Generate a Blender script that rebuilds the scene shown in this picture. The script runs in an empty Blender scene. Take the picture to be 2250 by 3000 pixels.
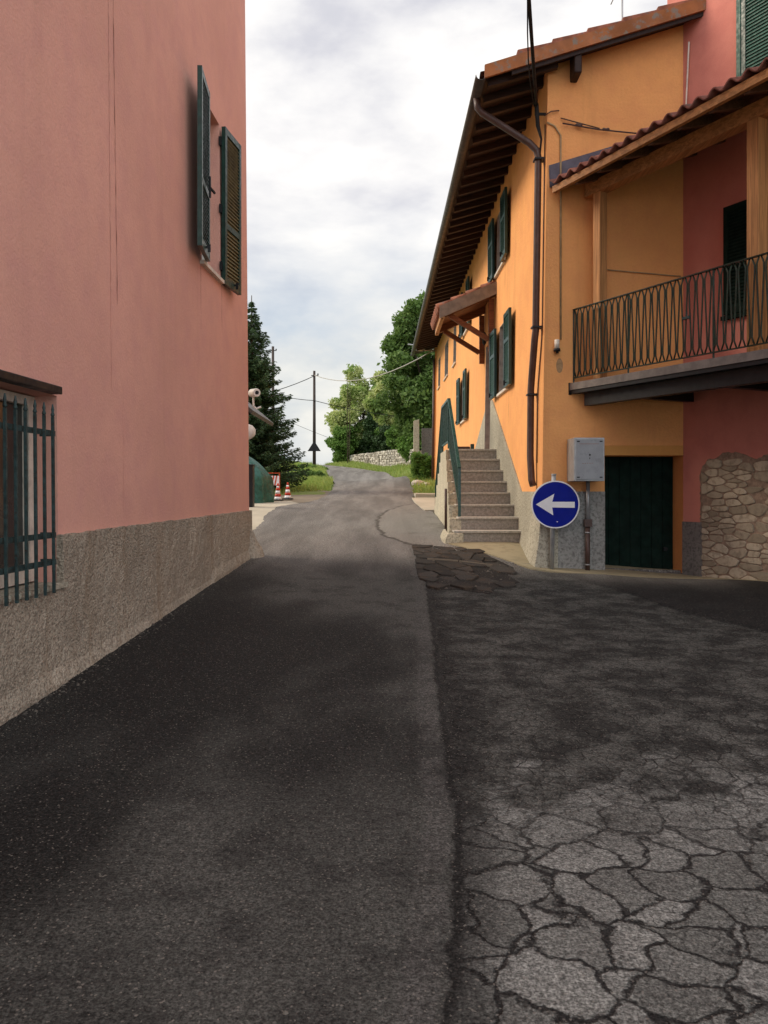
import bpy, bmesh, math, random
import numpy as np
from mathutils import Vector, Matrix
R = math.radians
EYE = 1.55
FPX = 2430.0
scene = bpy.context.scene

# ------------------------------------------------------------------ camera
cam_d = bpy.data.cameras.new("camera"); cam = bpy.data.objects.new("camera", cam_d)
scene.collection.objects.link(cam); scene.camera = cam
cam_d.sensor_fit = 'VERTICAL'; cam_d.sensor_height = 36.0; cam_d.lens = FPX*36.0/3000.0
cam_d.shift_y = -60.0/3000.0
cam.location = (0, 0, EYE); cam.rotation_euler = (R(90), 0, 0)
cam_d.clip_start = 0.05; cam_d.clip_end = 3000
scene.render.resolution_x = 768; scene.render.resolution_y = 1024

# ------------------------------------------------------------------ light
SUN_EL = R(33); SUN_AZ = R(-79)          # azimuth measured from +Y towards +X
world = bpy.data.worlds.new("World"); scene.world = world; world.use_nodes = True
wt = world.node_tree; wt.nodes.clear()
def wn(t, **k):
    n = wt.nodes.new(t)
    for a, b in k.items(): setattr(n, a, b)
    return n
def ramp(n, pts):
    r = n.color_ramp
    while len(r.elements) > 1: r.elements.remove(r.elements[-1])
    for i, (p, c) in enumerate(pts):
        e = r.elements[0] if i == 0 else r.elements.new(p)
        e.position = p; e.color = (c, c, c, 1) if isinstance(c, (int, float)) else (c[0], c[1], c[2], 1)
    return n
sky = wn('ShaderNodeTexSky', sky_type='NISHITA', sun_disc=False, sun_elevation=SUN_EL, sun_rotation=SUN_AZ)
sky.air_density = 1.4; sky.dust_density = 2.5
tc = wn('ShaderNodeTexCoord')
mp = wn('ShaderNodeMapping'); mp.inputs['Scale'].default_value = (1.0, 1.0, 2.3); mp.inputs['Location'].default_value = (3.1, 0.7, 0.35)
wt.links.new(tc.outputs['Generated'], mp.inputs['Vector'])
n1 = wn('ShaderNodeTexNoise'); n1.inputs['Scale'].default_value = 2.3; n1.inputs['Detail'].default_value = 7; n1.inputs['Roughness'].default_value = 0.52; n1.inputs['Distortion'].default_value = 0.25
wt.links.new(mp.outputs[0], n1.inputs['Vector'])
n2 = wn('ShaderNodeTexNoise'); n2.inputs['Scale'].default_value = 6.0; n2.inputs['Detail'].default_value = 6; n2.inputs['Roughness'].default_value = 0.55
wt.links.new(mp.outputs[0], n2.inputs['Vector'])
c1 = ramp(wn('ShaderNodeValToRGB'), [(0.36, (0.52, 0.54, 0.60)), (0.45, (0.62, 0.62, 0.67)), (0.51, (0.80, 0.79, 0.80)), (0.57, (.94, 0.92, 0.90)), (0.64, (1.05, 1.01, .97)), (0.75, (1.15, 1.10, 1.03))])
mixn = wn('ShaderNodeMath', operation='MULTIPLY_ADD'); mixn.inputs[1].default_value = 0.30
wt.links.new(n2.outputs['Fac'], mixn.inputs[0])
sc = wn('ShaderNodeMath', operation='MULTIPLY'); sc.inputs[1].default_value = 0.70
wt.links.new(n1.outputs['Fac'], sc.inputs[0]); wt.links.new(sc.outputs[0], mixn.inputs[2])
wt.links.new(mixn.outputs[0], c1.inputs[0])
# cloud layer thins to blue-grey sky lower down
sep = wn('ShaderNodeSeparateXYZ'); wt.links.new(tc.outputs['Generated'], sep.inputs[0])
lowm = wn('ShaderNodeMapRange'); lowm.inputs['From Min'].default_value = 0.0; lowm.inputs['From Max'].default_value = 0.30
lowm.inputs['To Min'].default_value = -0.10; lowm.inputs['To Max'].default_value = 0.12
wt.links.new(sep.outputs['Z'], lowm.inputs['Value'])
cov = wn('ShaderNodeMath', operation='ADD'); wt.links.new(mixn.outputs[0], cov.inputs[0]); wt.links.new(lowm.outputs[0], cov.inputs[1])
covr = ramp(wn('ShaderNodeValToRGB'), [(0.36, 0.70), (0.52, 1.0)]); wt.links.new(cov.outputs[0], covr.inputs[0])
b1 = wn('ShaderNodeBackground'); b1.inputs['Strength'].default_value = 0.12
b2 = wn('ShaderNodeBackground'); b2.inputs['Strength'].default_value = 0.92
lowc = ramp(wn('ShaderNodeValToRGB'), [(0.42, (0.34, 0.46, 0.60)), (0.49, (0.46, 0.55, 0.64)), (0.56, (0.62, 0.65, 0.66)), (0.63, (0.80, 0.79, 0.74)), (0.72, (0.92, 0.90, 0.84))]); wt.links.new(mixn.outputs[0], lowc.inputs[0])
lowf = wn('ShaderNodeMapRange', interpolation_type='SMOOTHSTEP'); lowf.inputs['From Min'].default_value = 0.10; lowf.inputs['From Max'].default_value = 0.36
lowf.inputs['To Min'].default_value = 1.0; lowf.inputs['To Max'].default_value = 0.0
wt.links.new(sep.outputs['Z'], lowf.inputs['Value'])
cmix = wn('ShaderNodeMix', data_type='RGBA'); wt.links.new(lowf.outputs[0], cmix.inputs[0]); wt.links.new(c1.outputs[0], cmix.inputs[6]); wt.links.new(lowc.outputs[0], cmix.inputs[7])
wt.links.new(sky.outputs[0], b1.inputs['Color']); wt.links.new(cmix.outputs[2], b2.inputs['Color'])
backm = wn('ShaderNodeMapRange', interpolation_type='SMOOTHSTEP'); backm.inputs['From Min'].default_value = -0.45; backm.inputs['From Max'].default_value = 0.35  # unseen sky behind the camera made brighter to fill the shaded walls
backm.inputs['To Min'].default_value = 1.75; backm.inputs['To Max'].default_value = 0.94
wt.links.new(sep.outputs['Y'], backm.inputs['Value']); wt.links.new(backm.outputs[0], b2.inputs['Strength'])
ms = wn('ShaderNodeMixShader'); wo = wn('ShaderNodeOutputWorld')
wt.links.new(covr.outputs[0], ms.inputs[0]); wt.links.new(b1.outputs[0], ms.inputs[1]); wt.links.new(b2.outputs[0], ms.inputs[2])
wt.links.new(ms.outputs[0], wo.inputs['Surface'])

sl = bpy.data.lights.new("sun", 'SUN'); so = bpy.data.objects.new("sun", sl); scene.collection.objects.link(so)
sl.energy = 2.2; sl.angle = R(24); sl.color = (1.0, 0.86, 0.68)
sd = Vector((math.sin(SUN_AZ)*math.cos(SUN_EL), math.cos(SUN_AZ)*math.cos(SUN_EL), math.sin(SUN_EL)))
so.rotation_euler = sd.to_track_quat('Z', 'Y').to_euler(); so.location = (-20, 5, 20)
vs = scene.view_settings
vs.view_transform = 'Standard'; vs.look = 'None'; vs.gamma = 1; vs.exposure = 0.30; vs.use_curve_mapping = False

# ------------------------------------------------------------------ helpers
C = scene.collection
def tag(o, label=None, cat=None, group=None, kind=None):
    if label: o['label'] = label
    if cat: o['category'] = cat
    if group: o['group'] = group
    if kind: o['kind'] = kind
    return o
def thing(name, label, cat, loc=(0, 0, 0), group=None):
    o = bpy.data.objects.new(name, None); C.objects.link(o); o.location = loc
    o.empty_display_size = 0.2
    return tag(o, label, cat, group)
def rootloc(o):
    v = Vector((0, 0, 0))
    while o is not None: v += Vector(o.location); o = o.parent
    return v
def copy_tree(o, parent=None):
    c = o.copy(); C.objects.link(c); c.parent = parent
    for ch in [x for x in bpy.data.objects if x.parent == o]: copy_tree(ch, c)
    return c
def Z(h): return h+EYE

class MB:
    def __init__(s): s.v = []; s.f = []; s.sm = []; s.mi = []; s.cur = 0
    def add(s, vs, fs, smooth=False):
        b = len(s.v); s.v += [tuple(p) for p in vs]
        for f in fs: s.f.append(tuple(b+i for i in f)); s.sm.append(smooth)
    def mark(s, i):      # faces added from here on take material slot i
        while len(s.mi) < len(s.f): s.mi.append(s.cur)
        s.cur = i
    def hexa(s, p):      # p: 8 points, bottom 4 then top 4
        s.add(p, [(3, 2, 1, 0), (4, 5, 6, 7), (0, 1, 5, 4), (1, 2, 6, 5), (2, 3, 7, 6), (3, 0, 4, 7)])
    def box(s, x0, x1, y0, y1, z0, z1):
        s.hexa([(x0, y0, z0), (x1, y0, z0), (x1, y1, z0), (x0, y1, z0), (x0, y0, z1), (x1, y0, z1), (x1, y1, z1), (x0, y1, z1)])
    def bar(s, a, b, w, t, side=None):
        a = Vector(a); b = Vector(b); d = (b-a).normalized()
        if side is None: side = Vector((0, 0, 1)) if abs(d.z) < 0.9 else Vector((1, 0, 0))
        side = Vector(side)
        u = d.cross(side).normalized()*w/2; v = u.cross(d).normalized()*t/2
        s.hexa([a-u-v, a+u-v, b+u-v, b-u-v, a-u+v, a+u+v, b+u+v, b-u+v])
    def fbox(s, fr, u0, u1, h0, h1, d0, d1):
        s.hexa([fr(u0, h0, d0), fr(u1, h0, d0), fr(u1, h0, d1), fr(u0, h0, d1), fr(u0, h1, d0), fr(u1, h1, d0), fr(u1, h1, d1), fr(u0, h1, d1)])
    def prism(s, poly, ext):
        n = len(poly); ext = Vector(ext); a = [Vector(p) for p in poly]; b = [p+ext for p in a]
        s.add(a+b, [tuple(range(n))[::-1], tuple(range(n, 2*n))]+[(i, (i+1) % n, n+(i+1) % n, n+i) for i in range(n)])
    def fprism(s, fr, poly, d0, d1):
        n = len(poly); a = [fr(u, h, d0) for u, h in poly]; b = [fr(u, h, d1) for u, h in poly]
        s.add(a+b, [tuple(range(n))[::-1], tuple(range(n, 2*n))]+[(i, (i+1) % n, n+(i+1) % n, n+i) for i in range(n)])
    def tube(s, pts, r, n=8, cap=True):
        pts = [Vector(p) for p in pts]; m = len(pts)
        rr = r if isinstance(r, (list, tuple)) else [r]*m
        vs = []; prev = None
        for i, p in enumerate(pts):
            d = (pts[min(i+1, m-1)]-pts[max(i-1, 0)])
            if d.length < 1e-9: d = Vector((0, 0, 1))
            d.normalize()
            if prev is None:
                up = Vector((0, 0, 1)) if abs(d.z) < 0.9 else Vector((1, 0, 0))
                u = d.cross(up).normalized()
            else:
                u = (prev-d*prev.dot(d)).normalized()
            prev = u; w = d.cross(u)
            for k in range(n):
                a = 2*math.pi*k/n; vs.append(p+(u*math.cos(a)+w*math.sin(a))*rr[i])
        fs = []
        for i in range(m-1):
            for k in range(n):
                k2 = (k+1) % n; fs.append((i*n+k, i*n+k2, (i+1)*n+k2, (i+1)*n+k))
        s.add(vs, fs, True)
        if cap:
            b = len(s.v)-m*n
            s.f.append(tuple(b+k for k in range(n))[::-1]); s.sm.append(False)
            s.f.append(tuple(b+(m-1)*n+k for k in range(n))); s.sm.append(False)
    def lathe(s, c, prof, n=20, axis='Z'):
        c = Vector(c); vs = []
        for r, z in prof:
            for k in range(n):
                a = 2*math.pi*k/n
                p = Vector((r*math.cos(a), r*math.sin(a), z))
                if axis == 'Y': p = Vector((p.x, p.z, p.y))
                if axis == 'X': p = Vector((p.z, p.x, p.y))
                vs.append(c+p)
        fs = [(i*n+k, i*n+(k+1) % n, (i+1)*n+(k+1) % n, (i+1)*n+k) for i in range(len(prof)-1) for k in range(n)]
        s.add(vs, fs, True)
        b = len(s.v)-len(prof)*n
        s.f.append(tuple(b+k for k in range(n))[::-1]); s.sm.append(False)
        s.f.append(tuple(b+(len(prof)-1)*n+k for k in range(n))); s.sm.append(False)
    def build(s, name, mat, parent=None, label=None, bevel=0, cat=None, group=None, kind=None, fixn=True):
        me = bpy.data.meshes.new(name)
        off = rootloc(parent) if parent else Vector((0, 0, 0))
        me.from_pydata([(p[0]-off.x, p[1]-off.y, p[2]-off.z) for p in s.v], [], s.f)
        me.polygons.foreach_set('use_smooth', s.sm)
        me.update()
        if fixn and len(s.f) < 6000:
            bm = bmesh.new(); bm.from_mesh(me); bmesh.ops.recalc_face_normals(bm, faces=bm.faces); bm.to_mesh(me); bm.free()
        o = bpy.data.objects.new(name, me); C.objects.link(o)
        if parent: o.parent = parent
        if mat:
            for q in (mat if isinstance(mat, (list, tuple)) else [mat]): me.materials.append(q)
        if isinstance(mat, (list, tuple)):
            while len(s.mi) < len(s.f): s.mi.append(s.cur)
            me.polygons.foreach_set('material_index', s.mi)
        if bevel:
            m = o.modifiers.new('bevel', 'BEVEL'); m.width = bevel; m.segments = 2; m.limit_method = 'ANGLE'
        tag(o, label, cat, group, kind)
        return o

# ------------------------------------------------------------------ materials
class NT:
    def __init__(s, name):
        s.m = bpy.data.materials.new(name); s.m.use_nodes = True; s.t = s.m.node_tree; s.t.nodes.clear()
        s.out = s.n('ShaderNodeOutputMaterial'); s.b = s.n('ShaderNodeBsdfPrincipled')
        s.l(s.b.outputs[0], s.out.inputs['Surface'])
        s.tc = s.n('ShaderNodeTexCoord')
        s.geo = s.n('ShaderNodeNewGeometry')
        s.P = s.geo.outputs['Position']
    def n(s, t, **k):
        x = s.t.nodes.new(t)
        for a, b in k.items(): setattr(x, a, b)
        return x
    def l(s, a, b): s.t.links.new(a, b)
    def inp(s, sock, v):
        if hasattr(v, 'is_output') or isinstance(v, bpy.types.NodeSocket): s.l(v, sock)
        else: sock.default_value = v
    def noise(s, scale, detail=4, rough=0.55, vec=None, stretch=None, dist=0.0, loc=None):
        vec = vec or s.P
        if stretch or loc:
            mp = s.n('ShaderNodeMapping'); s.l(vec, mp.inputs['Vector'])
            if stretch: mp.inputs['Scale'].default_value = stretch
            if loc: mp.inputs['Location'].default_value = loc
            vec = mp.outputs[0]
        x = s.n('ShaderNodeTexNoise'); x.inputs['Scale'].default_value = scale; x.inputs['Detail'].default_value = detail
        x.inputs['Roughness'].default_value = rough; x.inputs['Distortion'].default_value = dist
        s.l(vec, x.inputs['Vector']); return x.outputs['Fac']
    def vor(s, scale, feature='F1', out='Distance', vec=None, rand=1.0):
        x = s.n('ShaderNodeTexVoronoi', feature=feature); x.inputs['Scale'].default_value = scale; x.inputs['Randomness'].default_value = rand
        s.l(vec or s.P, x.inputs['Vector']); return x.outputs[out]
    def math(s, op, a, b=0.0, c=None, clamp=False):
        x = s.n('ShaderNodeMath', operation=op); x.use_clamp = clamp
        s.inp(x.inputs[0], a); s.inp(x.inputs[1], b)
        if c is not None: s.inp(x.inputs[2], c)
        return x.outputs[0]
    def sstep(s, v, a, b, lo=0.0, hi=1.0):
        x = s.n('ShaderNodeMapRange', interpolation_type='SMOOTHSTEP')
        s.inp(x.inputs['Value'], v); x.inputs['From Min'].default_value = a; x.inputs['From Max'].default_value = b
        x.inputs['To Min'].default_value = lo; x.inputs['To Max'].default_value = hi
        return x.outputs[0]
    def mix(s, f, a, b, mode='MIX'):
        x = s.n('ShaderNodeMix', data_type='RGBA', blend_type=mode)
        s.inp(x.inputs[0], f)
        for sock, v in ((x.inputs[6], a), (x.inputs[7], b)):
            if isinstance(v, tuple): sock.default_value = (v[0], v[1], v[2], 1)
            else: s.l(v, sock)
        return x.outputs[2]
    def attr(s, name):
        x = s.n('ShaderNodeAttribute'); x.attribute_name = name; return x.outputs['Fac']
    def bump(s, h, strength=0.5, dist=0.01, normal=None):
        x = s.n('ShaderNodeBump'); x.inputs['Strength'].default_value = strength; x.inputs['Distance'].default_value = dist
        s.l(h, x.inputs['Height'])
        if normal: s.l(normal, x.inputs['Normal'])
        return x.outputs[0]
    def done(s, col, rough=0.8, normal=None, metal=0.0, spec=0.3):
        if isinstance(col, tuple): s.b.inputs['Base Color'].default_value = (col[0], col[1], col[2], 1)
        else: s.l(col, s.b.inputs['Base Color'])
        s.inp(s.b.inputs['Roughness'], rough); s.b.inputs['Metallic'].default_value = metal
        s.b.inputs['Specular IOR Level'].default_value = spec
        if normal: s.l(normal, s.b.inputs['Normal'])
        return s.m

def plaster(name, col, var=0.16, tint=None, bumps=(60, 0.35, 0.006), streak=0.12, speck=0.0):
    t = NT(name)
    big = t.noise(0.55, 5, 0.6); mid = t.noise(3.2, 5, 0.6, loc=(4, 1, 2))
    st = t.noise(1.6, 6, 0.65, stretch=(1.6, 1.6, 0.10))
    a = tuple(c*(1-var) for c in col); b = tuple(min(1, c*(1+var)) for c in col)
    c1 = t.mix(t.sstep(big, .3, .7), a, b)
    c2 = t.mix(t.sstep(mid, .38, .72, 0, .5), c1, tint or tuple(c*.8 for c in col))
    c3 = t.mix(t.sstep(st, .52, .78, 0, streak), c2, tuple(c*.45 for c in col))
    fine = t.noise(bumps[0], 5, 0.6)
    c4 = t.mix(t.sstep(fine, .3, .7, 0.0, 0.16), c3, tuple(c*.72 for c in col))
    if speck:
        sp = t.noise(26, 3, .6); c4 = t.mix(t.sstep(sp, .62, .72, 0, speck), c4, tuple(c*.4 for c in col))
    nb = t.bump(fine, bumps[1], bumps[2]); nb = t.bump(t.noise(9, 3), .25, .012, nb)
    return t.done(c4, .9, nb, spec=.15)

def roughcast(name, col, scale=42, dist=0.02, var=.3, stain=None):
    t = NT(name)
    f = t.noise(scale, 6, .72); v = t.vor(scale*1.6)
    big = t.noise(1.1, 5, .6); st = t.noise(2.4, 5, .65, stretch=(1.5, 1.5, .18))
    a = tuple(c*(1-var) for c in col); b = tuple(c*(1+var*.6) for c in col)
    c = t.mix(t.sstep(big, .3, .7), a, b)
    c = t.mix(t.sstep(f, .34, .56), tuple(x*.5 for x in col), c); c = t.mix(t.sstep(t.noise(scale*.5, 4, .7, loc=(3, 3, 3)), .60, .72, 0, .6), c, tuple(x*.35 for x in col))
    c = t.mix(t.sstep(st, .5, .72, 0, .5), c, stain or tuple(x*.5 for x in col))
    h = t.math('ADD', f, t.math('MULTIPLY', v, -.5))
    return t.done(c, .95, t.bump(h, .9, dist), spec=.1)

def simple(name, col, rough=.6, metal=0.0, var=.2, nscale=8, bump=0.0, spec=.3, dirt=0.0, wear=None):
    t = NT(name)
    n = t.noise(nscale, 5, .6)
    c = t.mix(t.sstep(n, .3, .7), tuple(x*(1-var) for x in col), tuple(min(1, x*(1+var)) for x in col))
    if wear:
        c = t.mix(t.sstep(t.noise(nscale*2.3, 6, .7, loc=(7, 3, 1)), .54, .64, 0, .85), c, wear)
    nb = t.bump(t.noise(nscale*9, 4), bump, .004) if bump else None
    r = t.sstep(t.noise(nscale*1.7, 4), .3, .7, max(.05, rough-.12), min(1, rough+.12))
    return t.done(c, r, nb, metal, spec)

def wood(name, col, axis='Z', var=.35, rough=.6):
    t = NT(name)
    st = {'X': (.6, 14, 14), 'Y': (14, .6, 14), 'Z': (14, 14, .6)}[axis]
    n = t.noise(2.2, 6, .6, stretch=st, dist=.8); kn = t.noise(1.3, 3)
    c = t.mix(t.sstep(n, .35, .65), tuple(x*(1-var) for x in col), tuple(x*(1+var*.4) for x in col))
    c = t.mix(t.sstep(kn, .5, .8, 0, .4), c, tuple(x*.5 for x in col))
    return t.done(c, rough, t.bump(n, .25, .004), spec=.25)

M = {}
M['pink'] = plaster('pink_plaster', (.71, .385, .308), .07, (.62, .32, .29), bumps=(48, .5, .008), streak=.17)
M['pink2'] = plaster('rose_plaster', (.60, .235, .185), .10, (.5, .17, .14), streak=.1)
M['orange'] = plaster('orange_plaster', (.86, .415, .155), .08, (.76, .33, .14), bumps=(30, .8, .012), streak=.30)
M['orange_lintel'] = plaster('orange_lintel_plaster', (.68, .33, .10), .07, bumps=(34, .3, .006))
M['rough'] = roughcast('roughcast_plinth', (.50, .435, .345), 34, .03, .22, stain=(.26, .18, .11))
M['cement'] = roughcast('cement_render', (.47, .44, .35), 30, .012, .18, stain=(.28, .26, .22))
M['cement_shaded'] = roughcast('cement_render_shaded', (.34, .34, .32), 26, .014, .2)  # darker copy of the cement render, the gable's lack of sun in its colour
M['cream'] = roughcast('cream_render', (.58, .53, .40), 26, .012, .16, stain=(.36, .33, .24))
M['dark_dado'] = roughcast('dark_dado', (.20, .19, .18), 26, .01, .2)
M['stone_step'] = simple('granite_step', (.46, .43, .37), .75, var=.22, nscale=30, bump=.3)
M['riser'] = simple('granite_riser', (.33, .30, .26), .8, var=.25, nscale=26, bump=.3, wear=(.24, .215, .185))  # darker copy of the step granite; shade on the risers put into the colour
M['shutter'] = simple('green_paint', (.013, .046, .037), .42, var=.3, nscale=14, spec=.45)
M['louvre'] = simple('louvre_green', (.034, .098, .074), .5, var=.3, nscale=14)
M['shutter_aged'] = simple('aged_louvre', (.14, .12, .055), .7, var=.4, nscale=10)
M['reveal_grey'] = simple('grey_reveal', (.38, .36, .33), .85)
M['sill'] = simple('pale_sill', (.62, .56, .48), .7)
M['pane'] = simple('window_glass', (.012, .016, .016), .28, var=.3, nscale=1.5, spec=.8)
M['white'] = simple('white_paint', (.70, .68, .63), .5, var=.08)
M['iron'] = simple('weathered_iron', (.028, .052, .052), .6, var=.4, nscale=22, bump=.3, wear=(.03, .018, .014))
M['rail_green'] = simple('rail_green', (.014, .030, .018), .4, var=.4, nscale=18, wear=(.05, .02, .01))
M['stair_green'] = simple('stair_rail_green', (.018, .068, .052), .35, var=.2, spec=.6)
M['black'] = simple('dark_metal', (.012, .012, .014), .5)
M['brown_pipe'] = simple('brown_pipe', (.075, .042, .034), .45, var=.2, spec=.4)
M['gutter'] = simple('gutter_metal', (.085, .075, .065), .5, var=.2)
M['eave_wood'] = wood('dark_eave_wood', (.048, .026, .020), 'X')
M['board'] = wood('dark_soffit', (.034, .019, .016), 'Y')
M['wood'] = wood('porch_wood', (.50, .245, .095), 'Z')
M['woodx'] = wood('porch_beam_wood', (.42, .20, .075), 'Y')
M['wood_dark'] = wood('canopy_wood', (.21, .075, .030), 'X')
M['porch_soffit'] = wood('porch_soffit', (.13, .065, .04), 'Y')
M['tile'] = simple('clay_tile', (.30, .115, .070), .85, var=.4, nscale=7, bump=.4, wear=(.17, .14, .12))
M['tile_dark'] = simple('old_clay_tile', (.20, .075, .055), .85, var=.45, nscale=6, bump=.4, wear=(.10, .085, .075))
M['verge'] = simple('rusty_verge', (.33, .125, .045), .7, var=.25, nscale=3, wear=(.21, .20, .17))
M['flash'] = simple('lead_flashing', (.085, .075, .095), .5, metal=.3)
M['fascia_grey'] = simple('grey_brown_fascia', (.23, .19, .155), .6)
M['slab'] = simple('balcony_concrete', (.18, .158, .143), .7, var=.2, bump=.2)
M['steel'] = simple('galvanised', (.36, .37, .38), .45, metal=.5, var=.12)
M['box_grey'] = simple('grey_cabinet', (.30, .32, .34), .45, var=.10, nscale=4, wear=(.25, .265, .28))
M['sign_blue'] = simple('sign_blue', (.002, .010, .25), .5, var=.06, nscale=6, spec=.15)
M['sign_white'] = simple('sign_white', (.84, .84, .85), .45, var=.05)
M['pole_wood'] = wood('pole_wood', (.055, .040, .034), 'Z')
M['lamp_glass'] = simple('old_lamp_glass', (.25, .22, .16), .2)
M['conduit'] = simple('green_conduit', (.36, .27, .15), .7)
M['stain'] = simple('stain', (.40, .25, .13), .9, nscale=20)
M['crack'] = simple('crack_dark', (.24, .10, .075), .95)
M['crack_light'] = simple('joint_light', (.72, .40, .33), .95)
M['door_green'] = simple('dark_green_door', (.006, .016, .012), .8, var=.3, spec=.1)
M['red'] = simple('cone_red', (.55, .045, .02), .5)
M['orange_paint'] = simple('barrier_red', (.60, .08, .025), .5)
M['rubber'] = simple('rubber', (.02, .02, .02), .8)
M['plank'] = wood('brown_plank', (.10, .05, .035), 'X')

def tarp_mat():
    t = NT('green_tarp'); n = t.noise(6, 4, .5, dist=1.2)
    c = t.mix(t.sstep(n, .3, .7), (.012, .07, .055), (.03, .15, .12))
    return t.done(c, .45, t.bump(n, .6, .05), spec=.4)
M['tarp'] = tarp_mat()

def leafmat(name, c0, c1, c2, trans=.35):
    t = NT(name)
    rnd = t.geo.outputs['Random Per Island']
    n = t.noise(.7, 3, .5)
    a = t.mix(rnd, c0, c1); c = t.mix(t.sstep(n, .42, .66), a, c2)
    t.done(c, .55, spec=.25)
    tr = t.n('ShaderNodeBsdfTranslucent'); t.l(c, tr.inputs['Color'])
    mx = t.n('ShaderNodeMixShader'); mx.inputs[0].default_value = trans
    t.l(t.b.outputs[0], mx.inputs[1]); t.l(tr.outputs[0], mx.inputs[2]); t.l(mx.outputs[0], t.out.inputs['Surface'])
    return t.m
M['needle'] = leafmat('spruce_needles', (.030, .062, .026), (.085, .14, .05), (.05, .09, .038), .15)
M['leaf_dark'] = leafmat('dark_leaves', (.07, .135, .035), (.20, .30, .08), (.12, .21, .05))
M['leaf_light'] = leafmat('yellow_green_leaves', (.36, .44, .12), (.72, .74, .40), (.26, .38, .10), .5)
M['leaf_mid'] = leafmat('bush_leaves', (.09, .19, .04), (.22, .34, .08), (.14, .26, .05))
M['leaf_ever'] = leafmat('evergreen_bush', (.022, .050, .018), (.06, .11, .035), (.04, .08, .025), .15)
M['grassblade'] = leafmat('grass_blades', (.20, .31, .06), (.42, .46, .14), (.28, .38, .09), .4)
M['bark'] = simple('bark', (.07, .05, .035), .9, var=.4, nscale=20, bump=.6)

def ground_mat():
    t = NT('grassy_ground')
    n = t.noise(.35, 5, .6); m = t.noise(5, 5, .65)
    c = t.mix(t.sstep(n, .35, .65), (.12, .19, .05), (.22, .26, .08))
    c = t.mix(t.sstep(m, .45, .7, 0, .7), c, (.22, .19, .10))
    return t.done(c, .95, t.bump(m, .8, .08), spec=.1)
M['ground'] = ground_mat()
def concrete_mat(name, col, s=1.0):
    t = NT(name)
    n = t.noise(.9, 5, .6); m = t.noise(7, 6, .65); f = t.noise(60, 3)
    c = t.mix(t.sstep(n, .35, .65), tuple(x*.82 for x in col), col)
    c = t.mix(t.sstep(m, .45, .72, 0, .55*s), c, tuple(x*.6 for x in col))
    return t.done(c, .9, t.bump(t.math('ADD', m, f), .3, .01), spec=.15)
M['concrete'] = concrete_mat('pale_concrete', (.52, .47, .37), .5)
M['apron'] = concrete_mat('worn_concrete', (.36, .31, .20), 1.1)
M['gravel'] = concrete_mat('gravel', (.24, .20, .15), 1.2)

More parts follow.
